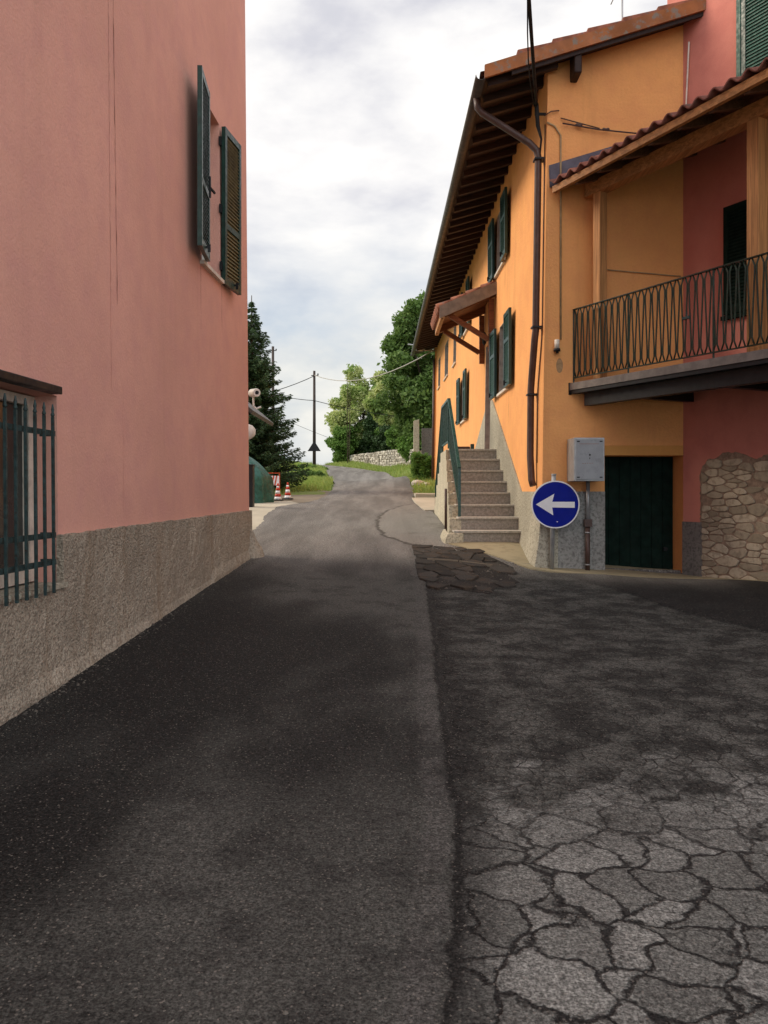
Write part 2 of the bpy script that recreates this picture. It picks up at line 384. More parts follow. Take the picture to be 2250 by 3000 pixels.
def asphalt_mat():
    t = NT('asphalt')
    P = t.P
    # flatten to plan coordinates so patterns follow the surface
    sp = t.n('ShaderNodeSeparateXYZ'); t.l(P, sp.inputs[0])
    cb = t.n('ShaderNodeCombineXYZ'); t.l(sp.outputs[0], cb.inputs[0]); t.l(sp.outputs[1], cb.inputs[1]); V = cb.outputs[0]
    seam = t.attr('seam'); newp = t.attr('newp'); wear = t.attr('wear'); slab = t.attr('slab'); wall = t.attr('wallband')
    grain = t.noise(95, 3, .75, V); fine = t.noise(230, 2, .6, V); mid = t.noise(9, 6, .7, V); big = t.noise(.62, 4, .5, V, loc=(5.3, 2.1, 0), stretch=(1, .6, 1), dist=.3); mot = t.noise(3.0, 6, .7, V)
    agg = t.vor(150, out='Color', vec=V); s2 = t.n('ShaderNodeSeparateColor'); t.l(agg, s2.inputs[0])
    base = t.mix(t.sstep(big, .40, .62), (.0146, .0148, .0136), (.067, .0672, .0605))
    base = t.mix(t.sstep(mot, .46, .66, 0, .6), base, (.018, .017, .0165))
    # darker asphalt beside the left wall, partly shade painted into the colour
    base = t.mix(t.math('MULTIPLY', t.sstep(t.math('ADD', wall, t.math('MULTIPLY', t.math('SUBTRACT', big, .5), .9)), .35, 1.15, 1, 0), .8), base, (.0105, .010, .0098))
    # pale joint strip left of the seam
    wob = t.math('MULTIPLY', t.math('SUBTRACT', t.noise(5, 5, .65, V), .5), .10)
    sd_ = t.math('ADD', seam, wob)
    strip = t.math('MULTIPLY', t.sstep(sd_, -.17, -.12), t.sstep(sd_, -.05, -.02, 1, 0))
    base = t.mix(t.math('MULTIPLY', strip, t.sstep(t.noise(4, 5, .7, V), .35, .65, .05, .65)), base, (.085, .081, .076))
    # old crazed asphalt to the right
    warp = t.n('ShaderNodeTexNoise'); warp.inputs['Scale'].default_value = 6; warp.inputs['Detail'].default_value = 4; t.l(V, warp.inputs['Vector'])
    wv = t.n('ShaderNodeVectorMath', operation='MULTIPLY_ADD'); t.l(warp.outputs['Color'], wv.inputs[0]); wv.inputs[1].default_value = (.20, .20, 0); t.l(V, wv.inputs[2])
    e1 = t.vor(4.5, 'DISTANCE_TO_EDGE', vec=wv.outputs[0]); e2 = t.vor(12, 'DISTANCE_TO_EDGE', vec=wv.outputs[0])
    cellc = t.vor(4.5, 'F1', 'Color', vec=wv.outputs[0]); s3 = t.n('ShaderNodeSeparateColor'); t.l(cellc, s3.inputs[0])
    right = t.sstep(sd_, .0, .05)
    notnew = t.sstep(newp, -.02, .02, 1, 0)
    oldm = t.math('MULTIPLY', right, notnew)
    slabn = t.math('ADD', slab, t.math('MULTIPLY', t.math('SUBTRACT', t.noise(3.4, 6, .65, V), .5), 1.7))
    slabm = t.math('MULTIPLY', t.math('MULTIPLY', t.sstep(slabn, .32, .60), t.sstep(sp.outputs[1], 3.0, 6.0, 1, .45)), oldm)
    edge1 = t.math('ADD', e1, t.math('ADD', t.math('MULTIPLY', t.math('SUBTRACT', mid, .5), .16), t.math('MULTIPLY', t.math('SUBTRACT', t.noise(42, 4, .7, V), .5), .10)))
    e3 = t.vor(7.5, 'DISTANCE_TO_EDGE', vec=wv.outputs[0])
    edge3 = t.math('ADD', e3, t.math('MULTIPLY', t.math('SUBTRACT', t.noise(34, 4, .7, V), .5), .12))
    face1 = t.sstep(edge1, .008, .058); face3 = t.sstep(edge3, -.005, .06)
    nearf = t.sstep(sp.outputs[1], 3.1, 4.3)
    fm = t.n('ShaderNodeMix'); t.l(nearf, fm.inputs[0]); t.l(face1, fm.inputs[2]); t.l(face3, fm.inputs[3]); face = fm.outputs[0]
    slabcol = t.mix(t.sstep(s3.outputs[0], 0, 1), (.115, .1165, .106), (.195, .196, .180))
    slabcol = t.mix(t.sstep(mot, .42, .68, 0, .5), slabcol, (.07, .067, .062))
    slabcol = t.mix(face, (.019, .0182, .0175), slabcol)
    oldcol = t.mix(t.sstep(mot, .40, .64), (.0225, .0225, .0205), (.084, .084, .075))
    oldcol = t.mix(t.sstep(t.math('ADD', e2, t.math('MULTIPLY', mid, .05)), .02, .075, .8, 0), oldcol, (.011, .0105, .010))
    base = t.mix(oldm, base, oldcol); base = t.mix(slabm, base, slabcol)
    hair = t.math('MULTIPLY', t.sstep(t.math('ADD', t.vor(9, 'DISTANCE_TO_EDGE', vec=wv.outputs[0]), t.math('MULTIPLY', t.math('SUBTRACT', mid, .5), .12)), .0, .035, 1, 0), t.sstep(t.noise(2.6, 4, .6, V), .45, .6))
    base = t.mix(t.math('MULTIPLY', t.math('MULTIPLY', hair, slabm), .75), base, (.025, .025, .023))
    # new patch
    base = t.mix(t.sstep(newp, -.015, .015), base, t.mix(t.sstep(mot, .4, .7), (.0125, .012, .0115), (.021, .020, .019)))
    lip = t.math('MULTIPLY', t.sstep(newp, -.07, -.01), t.sstep(newp, -.005, .02, 1, 0))
    base = t.mix(t.math('MULTIPLY', lip, .6), base, (.007, .007, .007))
    # weathered, dusty road further up; blend also paints the shadow's soft edge
    wn_ = t.math('ADD', wear, t.math('MULTIPLY', t.math('SUBTRACT', big, .5), .35))
    track = t.noise(1.1, 5, .6, V, stretch=(1.6, .22, 1))
    far = t.mix(t.sstep(track, .35, .65), (.130, .122, .112), (.215, .203, .187))
    far = t.mix(t.sstep(mid, .48, .7, 0, .35), far, (.11, .098, .085))
    fpatch = t.attr('fpatch')
    fp = t.math('ADD', fpatch, t.math('MULTIPLY', t.math('SUBTRACT', t.noise(2.5, 4, .6, V), .5), .25))
    far = t.mix(t.sstep(fp, -.02, .02, 0, .6), far, (.245, .23, .205))
    far = t.mix(t.math('MULTIPLY', t.sstep(fp, -.07, -.01), t.sstep(fp, -.005, .05, 1, 0)), far, (.07, .062, .053))
    blotch = t.math('MULTIPLY', t.sstep(t.noise(.9, 5, .65, V, loc=(1.5, .6, 0)), .52, .66), t.sstep(fp, .1, .5))
    far = t.mix(t.math('MULTIPLY', blotch, .6), far, (.10, .095, .072))
    base = t.mix(t.sstep(wn_, .30, .75), base, far)
    # crack of the seam
    sc1 = t.math('ABSOLUTE', t.math('ADD', sd_, t.math('MULTIPLY', t.math('SUBTRACT', mid, .5), .05)))
    sm = t.math('MULTIPLY', t.sstep(sc1, .006, .03, 1, 0), t.sstep(wear, .25, .45, 1, 0))
    base = t.mix(t.math('MULTIPLY', sm, .85), base, (.007, .0068, .0065))
    dk = t.math('MULTIPLY', t.sstep(sd_, .0, .02), t.sstep(sd_, .03, .22, 1, 0))
    base = t.mix(t.math('MULTIPLY', t.math('MULTIPLY', dk, .65), t.sstep(wear, .25, .45, 1, 0)), base, (.012, .0115, .011))
    # aggregate: light and dark stones
    g = t.math('MULTIPLY', t.sstep(grain, .32, .68, .40, 1.75), t.sstep(t.noise(38, 3, .7, V), .32, .68, .60, 1.45))
    vm = t.n('ShaderNodeVectorMath', operation='SCALE'); t.l(base, vm.inputs[0]); t.l(g, vm.inputs['Scale'])
    col = vm.outputs[0]
    spk = t.sstep(s2.outputs[1], .965, .985)
    col = t.mix(t.math('MULTIPLY', spk, .6), col, (.24, .22, .19))
    spk2 = t.sstep(s2.outputs[2], .70, .95, 0, .35)
    col = t.mix(spk2, col, (.075, .070, .064))
    h = t.math('ADD', grain, t.math('MULTIPLY', fine, .4))
    h2 = t.math('ADD', t.math('MULTIPLY', face, 1.0), t.math('MULTIPLY', mid, .4))
    nb = t.bump(h, .65, .006)
    x = t.n('ShaderNodeBump'); x.inputs['Distance'].default_value = .012; t.l(t.math('MULTIPLY', oldm, .8), x.inputs['Strength']); t.l(h2, x.inputs['Height']); t.l(nb, x.inputs['Normal'])
    return t.done(col, .88, x.outputs[0], spec=.16)
M['asphalt'] = asphalt_mat()

def stone_mat(name, cols):
    t = NT(name); rnd = t.geo.outputs['Random Per Island']
    a = t.mix(rnd, cols[0], cols[1])
    n = t.noise(14, 5, .65); c = t.mix(t.sstep(n, .42, .7, 0, .6), a, cols[2])
    return t.done(c, .9, t.bump(n, .6, .012), spec=.15)
M['stones'] = stone_mat('field_stones', ((.25, .21, .155), (.50, .43, .33), (.17, .135, .10)))
M['mortar'] = simple('brown_mortar', (.25, .18, .135), .95, var=.3, nscale=16, bump=.7)
M['dry_stones'] = stone_mat('dry_wall_stones', ((.26, .235, .19), (.78, .73, .62), (.20, .18, .14)))

# ------------------------------------------------------------------ wall frames: u along, h height from eye level, d outward
def fF(u, h, d): return (2.2-.00617*(u-11.2)+.014*(min(h, 5.5)-4.5)-d, u, Z(h))
def fG(u, h, d): return (u, 11.2-d, Z(h))
def fP(u, h, d): return (4.04+.4646*u-d*.8855, 11.2-.8855*u-d*.4646, Z(h))
def fL(u, h, d): return (-2.19+.0535*(u-4.74)-.008*(h+.3)+d, u, Z(h))

def wall(mb, fr, u0, u1, h0, h1, ops, depth=.2, topfn=None):
    us = sorted({u0, u1}|{o[0] for o in ops}|{o[1] for o in ops}); hs = sorted({h0, h1}|{o[2] for o in ops}|{o[3] for o in ops})
    us = [u for u in us if u0 <= u <= u1]; hs = [h for h in hs if h0 <= h <= h1]
    for a, b in zip(us, us[1:]):
        for c, d in zip(hs, hs[1:]):
            mu = (a+b)/2; mh = (c+d)/2
            if any(o[0] < mu < o[1] and o[2] < mh < o[3] for o in ops): continue
            mb.add([fr(a, c, 0), fr(b, c, 0), fr(b, d, 0), fr(a, d, 0)], [(0, 1, 2, 3)])
    for o in ops:
        a, b, c, d = o[:4]; D = -(o[4] if len(o) > 4 else depth)
        for q in ([(a, c), (a, d)], [(b, c), (b, d)], [(a, c), (b, c)], [(a, d), (b, d)]):
            mb.add([fr(*q[0], 0), fr(*q[1], 0), fr(*q[1], D), fr(*q[0], D)], [(0, 1, 2, 3)])

def shutter(parent, fr, uh, uf, h0, h1, dh=.045, df=.06, mat='shutter', lmat='louvre', thick=.045, mid=.38, catch=True, label=None):
    """leaf hinged at u=uh standing dh off the wall, free edge at u=uf standing df off"""
    a = Vector(fr(uh, h0, dh)); b = Vector(fr(uf, h0, df)); along = (b-a); w = along.length; along.normalize()
    nrm = (Vector(fr(uh, h0, 1))-Vector(fr(uh, h0, 0))).normalized(); nrm = (nrm-along*nrm.dot(along)).normalized()
    H = h1-h0; up = Vector((0, 0, 1)); t = thick
    def lb(mb, s0, s1, z0, z1, d0, d1):
        p = [a+along*s+nrm*d+up*z for z in (z0, z1) for (s, d) in ((s0, d0), (s1, d0), (s1, d1), (s0, d1))]
        mb.hexa(p)
    m = MB(); st = .065
    lb(m, 0, st, 0, H, 0, t); lb(m, w-st, w, 0, H, 0, t)
    zm = H*mid
    for z0, z1 in ((0, .10), (zm-.035, zm+.035), (H-.075, H)): lb(m, st, w-st, z0, z1, .002, t-.002)
    m.mark(1); s = m
    for z0, z1 in ((.10, zm-.035), (zm+.035, H-.075)):
        n = max(3, int((z1-z0)/.042)); st2 = (z1-z0)/n
        for i in range(n):
            z = z0+st2*(i+.5)
            p = []
            for dz in (-.004, .004):
                p += [a+along*(st-.003)+nrm*.006+up*(z+st2*.60+dz), a+along*(w-st+.003)+nrm*.006+up*(z+st2*.60+dz),
                      a+along*(w-st+.003)+nrm*(t-.006)+up*(z-st2*.60+dz), a+along*(st-.003)+nrm*(t-.006)+up*(z-st2*.60+dz)]
            s.hexa(p)
    lb(s, st-.002, w-st+.002, .10, H-.075, t*.42, t*.5)
    o = m.build('shutter', [M[mat], M[lmat]], parent, label)
    if catch:
        k = MB(); q = a+along*(w*.55)+nrm*(t)+up*.06
        k.bar(q, q+nrm*.04, .02, .02); k.bar(q+nrm*.035-up*.05, q+nrm*.035+up*.03, .012, .03, side=nrm)
        k.build('catch', M['black'], parent)
    return o

# ================================================================== terrain
CP = [(-2.4,-6,-1.8),(0,-6,-1.85),(4,-6,-1.9),(8,-4,-1.9),(0,0,-1.55),(-2.4,0,-1.53),(3,0,-1.57),(7,0,-1.65),(0,2.3,-1.47),(3,2.3,-1.50),(0,4.7,-1.335),(-2.2,4.74,-1.297),
 (3,5,-1.36),(6,4,-1.45),(-2.05,7.5,-1.13),(0,7.5,-1.15),(2.5,7.8,-1.22),(5.5,7.8,-1.22),(-1.84,11.31,-.884),(0,11.3,-.90),(1.4,11.3,-.95),(1.0,12.6,-.79),(2.1,12.7,-.785),
 (2.1,11.2,-1.035),(2.9,11.2,-1.075),(4.04,11.2,-1.14),(4.65,10.04,-1.10),(8,11,-1.2),(5,14,-.9),
 (0,15,-.68),(-2.5,15,-.68),(-5,14,-.70),(1.1,15.5,-.66),(1.15,18.5,-.5),(4,18.5,-.5),(0,20,-.42),(-3.2,20,-.34),(-6,20,-.36),(-3.5,24,-.26),(-6,25,-.2),(-2,25,-.17),(0,25,-.15),(.95,24,-.205),(3,25,-.18),
 (-.5,30,.1),(-4.5,30,.08),(-7,31,.12),(1.1,30,.12),(2.2,32,.25),(-.6,36,.45),(-2.3,36,.45),(-5,36,.50),(.80,37,.54),(.346,40,.74),(1.5,35,.75),(1.55,40,1.26),(4,39,1.6),(-1,42,.9),(-2.7,42,.85),(-6,44,1.15),(-.366,44.5,1.08),(.9,43,1.15),(1.1,45,1.33),(.3,50,1.38),
 (-2,48,1.32),(-3.6,50,1.42),(-1.4,48,1.32),(-.6,50,1.45),(-2.76,52,1.58),(-1.2,54,1.75),(-2.36,58,2.05),(-3.9,55,1.74),(-5.8,55,1.85),(-8,56,1.8),(-1.0,61,2.7),(2.0,56,3.0),(4,54,3.4),(-5,62,1.6),(-8,64,1.2),(0,64,3.2),(5,64,4.2),(9,45,2.6),(9,30,.8),(-10,10,-.8),(-10,40,.6)]
_cp = np.array(CP, float); _n = len(CP)
def _phi(d2): return np.where(d2 > 1e-12, 0.5*d2*np.log(np.maximum(d2, 1e-12)), 0)
_A = np.zeros((_n+3, _n+3)); _d2 = ((_cp[:, None, :2]-_cp[None, :, :2])**2).sum(-1)
_A[:_n, :_n] = _phi(_d2)+np.eye(_n)*.02; _A[:_n, _n] = 1; _A[:_n, _n+1:] = _cp[:, :2]; _A[_n, :_n] = 1; _A[_n+1:, :_n] = _cp[:, :2].T
_w = np.linalg.solve(_A, np.concatenate([_cp[:, 2], [0, 0, 0]]))
def HH(x, y):
    """height above eye level of the terrain, vectorised"""
    x = np.atleast_1d(np.asarray(x, float)); y = np.atleast_1d(np.asarray(y, float))
    xc = np.clip(x, -10, 9); yc = np.clip(y, -6, 64); out = np.empty_like(xc)
    for i in range(0, len(xc), 20000):
        a = xc[i:i+20000]; b = yc[i:i+20000]
        d2 = (a[:, None]-_cp[None, :, 0])**2+(b[:, None]-_cp[None, :, 1])**2
        out[i:i+20000] = _phi(d2)@_w[:_n]+_w[_n]+_w[_n+1]*a+_w[_n+2]*b
    ex = np.hypot(x-xc, y-yc)
    return out-np.where(y > 64, .10, .05)*ex
def H1(x, y): return float(HH(x, y)[0])
def grid_mesh(name, X, Y, Zv, mat, kind='structure', attrs=None, label=None, cat=None):
    ny, nx = X.shape
    co = np.stack([X, Y, Zv], -1).reshape(-1, 3)
    idx = np.arange(ny*nx).reshape(ny, nx)
    fc = np.stack([idx[:-1, :-1], idx[:-1, 1:], idx[1:, 1:], idx[1:, :-1]], -1).reshape(-1, 4)
    me = bpy.data.meshes.new(name); me.vertices.add(len(co)); me.vertices.foreach_set('co', co.ravel())
    me.loops.add(fc.size); me.loops.foreach_set('vertex_index', fc.ravel().astype(np.int32))
    me.polygons.add(len(fc)); me.polygons.foreach_set('loop_start', (np.arange(len(fc))*4).astype(np.int32))
    me.polygons.foreach_set('loop_total', np.full(len(fc), 4, np.int32)); me.update(calc_edges=True)
    me.polygons.foreach_set('use_smooth', np.ones(len(fc), bool))
    for k, v in (attrs or {}).items():
        a = me.attributes.new(k, 'FLOAT', 'POINT'); a.data.foreach_set('value', np.asarray(v, np.float32).ravel())
    me.materials.append(mat); o = bpy.data.objects.new(name, me); C.objects.link(o)
    return tag(o, label, cat, None, kind)
def vnoise(x, y, s, seed=0):
    """cheap smooth noise, sum of sines"""
    r = np.random.RandomState(seed); out = 0
    for i in range(7):
        a = r.uniform(0, 6.28); f = s*r.uniform(.5, 1.9); out = out+np.sin((np.cos(a)*x+np.sin(a)*y)*f+r.uniform(0, 6.28))
    return out/7

# road edges (x of left and right edge for each y)
LE = [(-6, -2.9), (11.33, -2.2), (11.5, -1.9), (12.3, -2.0), (12.9, -2.35), (14.6, -2.28), (15.5, -2.34), (17.5, -2.5), (19.8, -2.56), (22.5, -2.04), (24.5, -1.82), (26, -1.79), (29.5, -1.85), (33, -1.96), (37.6, -2.37), (42, -2.82), (47, -3.35), (50, -3.75), (55, -4.7), (60, -5.8), (64, -7)]
RE = [(-6, 9), (11.25, 9), (11.35, 2.3), (12.3, 1.25), (13.0, 1.12), (14, 1.04), (16, 1.15), (18.5, 1.12), (20, 1.10), (21.5, 1.0), (23.8, .82), (26, .93), (29.5, 1.04), (33.5, 1.03), (37, .72), (40, .346), (42.3, .02), (44.5, -.366), (48, -1.40), (52, -2.76), (55, -3.6), (60, -4.4), (64, -5.6)]
def xl(y): return np.interp(y, *zip(*LE))
def xr(y): return np.interp(y, *zip(*RE))

# ---- ground sheet
gy = np.concatenate([np.arange(-60, -6, 6), np.arange(-6, 66, .5), np.arange(66, 140, 5), np.array([160, 200, 260, 350, 500, 700])])
gx = np.concatenate([[-600, -400, -250, -150, -90, -60, -40, -28, -20, -15], np.arange(-12, 12.1, .4), [15, 20, 28, 40, 60, 90, 150, 250, 400, 600]])
X, Y = np.meshgrid(gx, gy); Zg = HH(X.ravel(), Y.ravel()).reshape(X.shape)
inside = (X > xl(Y)-.15) & (X < xr(Y)+.15) & (Y < 64) & (Y > -6)
pad = (Y > 11) & (Y < 27) & (X < 3) | (Y < 14)
Zg = Zg+EYE-np.where(inside | pad, .16, 0)+np.where((Y > 27) & ~inside & (abs(X) < 12), .05*vnoise(X, Y, 1.5, 3), 0)
grid_mesh('ground', X, Y, Zg, M['ground'])

# ---- road
SEAM = [(-6, .15), (1.55, .14), (2.3, .19), (3.0, .26), (3.7, .33), (4.5, .335), (5.9, .38), (7.3, .43), (8.8, .47), (10.6, .50), (11.3, .42), (12.3, .35), (64, .35)]
NEWP = [(2.05, 11.4), (2.35, 10.75), (2.75, 9.5), (2.95, 8.3), (3.4, 7.3), (3.9, 6.7), (4.5, 6.1), (5.2, 5.2), (6.2, 4.6), (9, 3.5)]
ys = [-6.0]
while ys[-1] < 64: ys.append(ys[-1]+(.25 if ys[-1] < 1.2 else .035 if ys[-1] < 7 else .05 if ys[-1] < 13 else .12 if ys[-1] < 30 else .3))
ys = np.array(ys); tt = np.linspace(0, 1, 221)
L0 = xl(ys)+np.where(ys > 11.4, .06*vnoise(ys, ys*0, 5, 2)+.05*vnoise(ys, ys*0, 14, 5), 0); R0 = xr(ys)+np.where(ys > 12.3, .035*vnoise(ys, ys*0, 6, 8), 0)
X = L0[:, None]+(R0-L0)[:, None]*tt[None, :]; Y = np.repeat(ys[:, None], len(tt), 1)
Zr = HH(X.ravel(), Y.ravel()).reshape(X.shape)+EYE
seam = X-np.interp(Y, *zip(*SEAM))+.02*vnoise(X*0, Y, 6, 11)
def signed_dist(X, Y, poly):
    best = np.full(X.shape, 1e9); sg = np.zeros(X.shape)
    for (x0, y0), (x1, y1) in zip(poly, poly[1:]):
        dx, dy = x1-x0, y1-y0; L2 = dx*dx+dy*dy
        t = np.clip(((X-x0)*dx+(Y-y0)*dy)/L2, 0, 1); d = np.hypot(X-x0-t*dx, Y-y0-t*dy)
        s = np.sign((X-x0)*dy-(Y-y0)*dx); m = d < best-1e-9; best = np.where(m, d, best); sg = np.where(m, s, sg)
    return best*sg
newp = -signed_dist(X, Y, NEWP)+.05*vnoise(X, Y, 5, 4)
newp = np.where(Y > 11.5, -1, newp)
wear = np.clip((Y-7.4)/6.4, 0, 1)
slab = np.clip((5.0-Y)/2.6, -.5, .85)+np.clip((X-.5)*.14, -.25, .22)-.06
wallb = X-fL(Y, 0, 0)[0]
FP = [(.75, 12.1), (.35, 12.6), (.02, 13.6), (-.12, 15.5), (-.10, 17.5), (.10, 19.5), (.45, 21.0), (1.0, 22)]
fpatch = -signed_dist(X, Y, FP)
fpatch = np.where(fpatch*0+((Y > 22) | (Y < 11.9)), -1, np.where((X > np.interp(Y, [12, 12.6, 13.6, 15.5, 17.5, 19.5, 21, 22], [.8, .35, .02, -.12, -.10, .1, .45, 1.0])), abs(fpatch), -abs(fpatch)))
# relief: patch lip, seam groove, unevenness
Zr += np.where(newp > 0, .012, 0)*(Y < 12)-.010*np.exp(-(seam/.018)**2)*(Y < 12)+.006*vnoise(X, Y, 2.2, 1)+np.where((fpatch > 0), .006, 0)
Zr = np.where(Y < 11.2, Zr, Zr)+.004
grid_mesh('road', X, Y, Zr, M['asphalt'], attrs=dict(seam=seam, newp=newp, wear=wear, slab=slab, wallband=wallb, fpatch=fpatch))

def drape(name, poly, mat, lift, step=.25, kind='structure', **kw):
    """flat sheet with polygon outline following the terrain"""
    bm = bmesh.new()
    n = len(poly); pts = []
    for i in range(n):
        a = Vector(poly[i]+(0,)); b = Vector(poly[(i+1) % n]+(0,)); k = max(1, int((b-a).length/step))
        for j in range(k): pts.append(a.lerp(b, j/k))
    f = bm.faces.new([bm.verts.new(p) for p in pts])
    xs = [p.x for p in pts]; ysx = [p.y for p in pts]
    for ax, lo, hi in ((0, min(xs), max(xs)), (1, min(ysx), max(ysx))):
        q = lo+step
        while q < hi:
            nrm = (1, 0, 0) if ax == 0 else (0, 1, 0); co = (q, 0, 0) if ax == 0 else (0, q, 0)
            bmesh.ops.bisect_plane(bm, geom=bm.verts[:]+bm.edges[:]+bm.faces[:], plane_co=co, plane_no=nrm); q += step
    h = HH([v.co.x for v in bm.verts], [v.co.y for v in bm.verts])
    for v, z in zip(bm.verts, h): v.co.z = z+EYE+lift
    ext = bmesh.ops.extrude_face_region(bm, geom=bm.faces[:])
    for v in [g for g in ext['geom'] if isinstance(g, bmesh.types.BMVert)]: v.co.z -= .12
    bmesh.ops.recalc_face_normals(bm, faces=bm.faces)
    me = bpy.data.meshes.new(name); bm.to_mesh(me); bm.free(); me.materials.append(mat)
    o = bpy.data.objects.new(name, me); C.objects.link(o); tag(o, kind=kind, **kw); return o
# pale concrete forecourt behind the pink house, its edge passes under the asphalt
drape('patio', [(-1.80, 11.34), (-1.72, 11.5), (-1.8, 13.2), (-2.05, 16), (-2.3, 20), (-2.2, 21.6), (-2.6, 23.2), (-9, 23.6), (-9, 11.34)], M['concrete'], .0)
drape('gravel_verge', [(-2.1, 21.0), (-1.9, 23), (-1.7, 25), (-1.75, 28.8), (-2.5, 29.8), (-3.6, 27.8), (-4.4, 24.4), (-9, 24.5), (-9, 23.0), (-2.8, 22.6)], M['gravel'], -.02, .4)
drape('pavement', [(.95, 19.3), (.82, 22.0), (.80, 23.95), (1.2, 24.1), (3, 24.2), (3, 19.3)], M['concrete'], .03)
drape('kerb', [(.95, 24.9), (.92, 25.5), (3, 25.6), (3, 24.9)], M['concrete'], .09)
# worn concrete apron in front of the stairs and along the gable
drape('apron', [(1.05, 12.75), (.97, 12.45), (1.28, 12.0), (1.62, 11.55), (1.95, 11.02), (2.35, 10.86), (2.9, 10.86), (3.3, 10.72), (3.9, 10.62), (4.35, 10.42), (4.62, 9.98), (5.1, 9.05), (5.5, 8.3), (6.0, 8.4), (4.3, 11.6), (3.4, 11.6), (2.3, 11.6), (2.3, 12.75)], M['apron'], .022, .12)

# ================================================================== left pink house
ph = thing('pink_house', 'tall pink rendered house with roughcast base filling the left side of the street', 'house', (-2.2, 5, 0))
w = MB(); UP = (9.02, 9.83, 2.5, 4.35, .22); LO = (3.6, 5.47, -.60, .63, .20)
wall(w, fL, -3.5, 11.31, -2.2, 8.4, [UP, LO])
a = fL(11.31, -2.2, 0); b = fL(11.31, 8.4, 0); c_ = fL(-3.5, -2.2, 0); d_ = fL(-3.5, 8.4, 0)
W = 8.0
w.add([a, b, (b[0]-W, b[1]+.3, b[2]), (a[0]-W, a[1]+.3, a[2])], [(0, 1, 2, 3)])
w.add([c_, d_, (d_[0]-W, d_[1]+.3, d_[2]), (c_[0]-W, c_[1]+.3, c_[2])], [(0, 1, 2, 3)])
w.add([(a[0]-W, a[1]+.3, a[2]), (b[0]-W, b[1]+.3, b[2]), (d_[0]-W, d_[1]+.3, d_[2]), (c_[0]-W, c_[1]+.3, c_[2])], [(0, 1, 2, 3)])
w.build('wall', M['pink'], ph)
r_ = MB(); r_.prism([(b[0]+.45, b[1]+.45, b[2]), (b[0]-W, b[1]+.45, b[2]), (d_[0]-W, d_[1]-.3, d_[2]), (d_[0]+.45, d_[1]-.3, d_[2])], (0, 0, .25)); r_.build('roof', M['tile'], ph)
# roughcast plinth with irregular top edge and thickness
m = MB(); rng = random.Random(4)
def plinth_seg(us, topf):
    rows = 9; vs = []; fs = []; n = len(us)-1
    for u in us:
        g = H1(fL(u, 0, 0)[0], u)-.15; t = topf(u)+rng.uniform(-.006, .006)
        for j in range(rows+1):
            h = g+(t-g)*j/rows
            dd = .035+rng.uniform(-.006, .006)+(.03 if h < g+.2 else 0)
            vs.append(fL(u, h, dd))
        vs.append(fL(u, t, -.01))
    for i in range(n):
        for j in range(rows+1):
            q = i*(rows+2)+j; fs.append((q, q+rows+2, q+rows+3, q+1))
    m.add(vs, fs, False)
plinth_seg([-3.5+8.965*i/120 for i in range(121)]+[5.4701+5.84*i/90 for i in range(91)], lambda u: -.60 if u < 5.468 else -.285+.005*(u-5.5))
g = H1(-1.85, 11.31)
for (p, q) in ((11.31, 11.345),):
    m.add([fL(11.31, g-.2, .04), fL(11.31, -.255, .04), (fL(11.33, -.255, 0)[0]-W, 11.64, Z(-.255)), (fL(11.33, -.9, 0)[0]-W, 11.64, Z(g-.2))], [(0, 1, 2, 3)])
m.build('plinth', M['rough'], ph, fixn=True)
# lump of concrete round the foot of the corner
m = MB(); n_ = 16; vs_ = []; rg = random.Random(2); fx, fy = fL(11.28, g, 0)[0]-.02, 11.27
prof = [(.235, -.12), (.225, .03), (.19, .12), (.13, .22), (.085, .32), (.045, .40), (.01, .42)]
for r__, z__ in prof:
    for k in range(n_):
        a_ = 2*math.pi*k/n_; rr = r__*(1+rg.uniform(-.07, .07)); vs_.append((fx+rr*math.cos(a_), fy+rr*math.sin(a_)*.9, Z(g+z__+rg.uniform(-.008, .008))))
m.add(vs_, [(i*n_+k, i*n_+(k+1) % n_, (i+1)*n_+(k+1) % n_, (i+1)*n_+k) for i in range(len(prof)-1) for k in range(n_)], True)
m.build('corner_foot', M['rough'], ph)
# wall joints and crack
m = MB()
def strip(u, hs, wd, d=.004):
    for i in range(len(hs)-1):
        (h0, o0, s0), (h1, o1, s1) = hs[i], hs[i+1]
        m.add([fL(u+o0-wd*s0, h0, d), fL(u+o0+wd*s0, h0, d), fL(u+o1+wd*s1, h1, d), fL(u+o1-wd*s1, h1, d)], [(0, 1, 2, 3)])
rng = random.Random(9); hs = [(4.45-.09*i, rng.uniform(-.005, .005)+i*.0015, rng.uniform(.3, 1.2)) for i in range(34)]
strip(6.50, hs, .0042); m.build('crack', M['crack'], ph)
m = MB(); strip(6.42, [(8.3, 0, 1), (2.0, 0, 1), (.8, 0, .5)], .006, .003); strip(6.66, [(.9, 0, .3), (-.2, 0, .6)], .005, .003); m.build('joint', M['crack_light'], ph)
# --- upper window
win = MB(); win.fbox(fL, 9.02, 9.83, 2.5, 4.35, -.23, -.20)
wo_ = win.build('window', M['pane'], ph)
m = MB()
for (u0, u1, h0, h1) in ((9.02, 9.08, 2.5, 4.35), (9.77, 9.83, 2.5, 4.35), (9.08, 9.77, 2.5, 2.57), (9.08, 9.77, 4.28, 4.35), (9.40, 9.45, 2.57, 4.28)): m.fbox(fL, u0, u1, h0, h1, -.20, -.15)
m.build('frame', M['white'], wo_)
m = MB(); m.fbox(fL, 8.95, 9.90, 2.46, 2.50, -.2, .05); m.build('sill', M['sill'], wo_)
shutter(wo_, fL, 9.02, 8.42, 2.50, 4.33, .045, .12, thick=.048, lmat='shutter')
shutter(wo_, fL, 9.84, 10.40, 2.46, 4.33, .012, .075, thick=.048, lmat='shutter_aged', label='shutter leaf with faded brown louvres')
